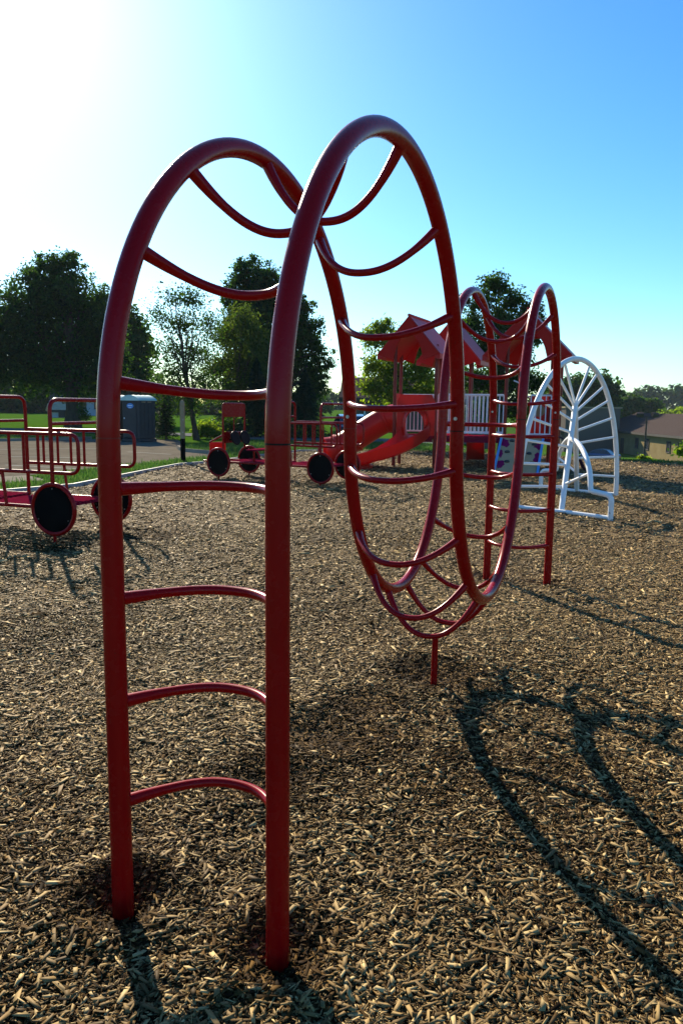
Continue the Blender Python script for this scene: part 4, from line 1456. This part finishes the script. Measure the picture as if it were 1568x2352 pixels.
for x, y_, w_, h_, lab in ((1452, 930, 26, 24, 'round green tree beyond the left end of the long roof'), (1490, 937, 24, 20, 'smaller green tree beyond the middle of the long roof'), (1425, 940, 20, 22, 'green tree between the dark tree and the long roof')):
    tree('far_tree', lab, gnd(x, 118), PL(118, (x, y_, w_, h_), (x - w_ * .5, y_ + 10, w_ * .7, h_ * .8), (x + w_ * .5, y_ + 12, w_ * .7, h_ * .7)), 6000, .36, LEAF_MID, .25, 'trees beyond the long building', int(x), 16, .22, .4)
tree('bush', 'bright green bush beyond the right end of the long roof', gnd(1540, 100), PL(100, (1540, 957, 36, 11), (1575, 955, 40, 13)), 5000, .3, LEAF_BRIGHT, .1, 'trees beyond the long building', 77, 16, .25, .4, cat='bush')
tree('bush', 'leafy weed clump at the foot of the floodlight pole', gnd(1476, 25.5), PL(25.5, (1470, 1054, 9, 8), (1482, 1056, 10, 7)), 700, .07, LEAF_BRIGHT, .012, None, 78, 8, .4, .3, cat='bush')
tree('bush', 'light green bush at the right edge beyond the mulch', gnd(1566, 26), PL(26, (1560, 1036, 14, 10), (1578, 1030, 16, 16)), 900, .08, LEAF_BRIGHT, .012, None, 79, 8, .4, .3, cat='bush')
woods('far_woods', 'hazy wooded ridge on the skyline at the right', PL(260, *[(x, 925 - 18 * math.sin((x - 1390) / 110.0) + (i % 2) * 6, 30, 26) for i, x in enumerate(range(1400, 2000, 24))], *[(x, 945, 36, 16) for x in range(1380, 2000, 40)]), 30000, .85, LEAF_FAR, 51)
woods('far_woods', 'hazy blue green trees on the skyline left of the slides', PL(190, *[(x, 925 + (i % 3) * 5, 24, 28) for i, x in enumerate(range(640, 900, 20))], *[(x, 955, 26, 20) for x in range(640, 900, 26)]), 16000, .62, LEAF_FAR, 52)

# ------------------------------------------------------------------ light, sky, camera
AZ, EL = R(-24.0), R(28.8)
S = Vector((math.sin(AZ) * math.cos(EL), math.cos(AZ) * math.cos(EL), math.sin(EL)))
sun = bpy.data.lights.new('sun', 'SUN'); sun.energy = 5.0; sun.angle = R(.53); sun.color = (1.0, .89, .68)
so = bpy.data.objects.new('sun', sun); col.objects.link(so)
so.rotation_euler = (-S).to_track_quat('-Z', 'Y').to_euler()
so.location = S * 40

w = bpy.data.worlds.new('World'); scene.world = w; w.use_nodes = True
nt = w.node_tree; nt.nodes.clear()
wo = nt.nodes.new('ShaderNodeOutputWorld'); bg = nt.nodes.new('ShaderNodeBackground')
sky = nt.nodes.new('ShaderNodeTexSky'); sky.sky_type = 'NISHITA'; sky.sun_disc = False
sky.sun_elevation = EL; sky.sun_rotation = AZ
sky.altitude = 100; sky.air_density = 1.0; sky.dust_density = .45; sky.ozone_density = 2.0
bg.inputs['Strength'].default_value = .092
hsv = nt.nodes.new('ShaderNodeHueSaturation'); hsv.inputs['Saturation'].default_value = 1.34
nt.links.new(sky.outputs[0], hsv.inputs['Color']); tint = nt.nodes.new('ShaderNodeMix'); tint.data_type = 'RGBA'; tint.blend_type = 'MULTIPLY'; tint.inputs[0].default_value = 1; tint.inputs[7].default_value = (.67, .95, 1.12, 1)
nt.links.new(hsv.outputs[0], tint.inputs[6]); nt.links.new(tint.outputs[2], bg.inputs[0]); nt.links.new(bg.outputs[0], wo.inputs[0])

hz_m, hz_nt, hz_out = mat_new('haze_air')
pv = hz_nt.nodes.new('ShaderNodeVolumePrincipled')
pv.inputs['Color'].default_value = (.80, .92, 1, 1); pv.inputs['Density'].default_value = .00016; pv.inputs['Anisotropy'].default_value = 0
hz_nt.links.new(pv.outputs[0], hz_out.inputs['Volume'])
m = MB(); m.box((0, 120, 6), (900, 900, 24))
tag(m.build('haze', hz_m, sharp=None), 'thin summer haze over the whole place', 'haze', kind='stuff')

cam = bpy.data.cameras.new('camera'); co = bpy.data.objects.new('camera', cam); col.objects.link(co)
cam.sensor_fit = 'VERTICAL'; cam.sensor_height = 36; cam.lens = 36 * CF / 2352
cam.clip_end = 4000; cam.clip_start = .05
co.location = (0, 0, CH * K)
co.rotation_mode = 'XYZ'
Mx = Matrix.Rotation(math.pi / 2 - CP, 3, 'X') @ Matrix.Rotation(-CR * -1, 3, 'Z')
co.rotation_euler = Mx.to_euler()
scene.camera = co

scene.view_settings.view_transform = 'Standard'; scene.view_settings.look = 'None'
scene.view_settings.exposure = 1.0; scene.view_settings.gamma = 1
scene.cycles.max_bounces = 8; scene.cycles.transparent_max_bounces = 8
scene.cycles.use_denoising = True
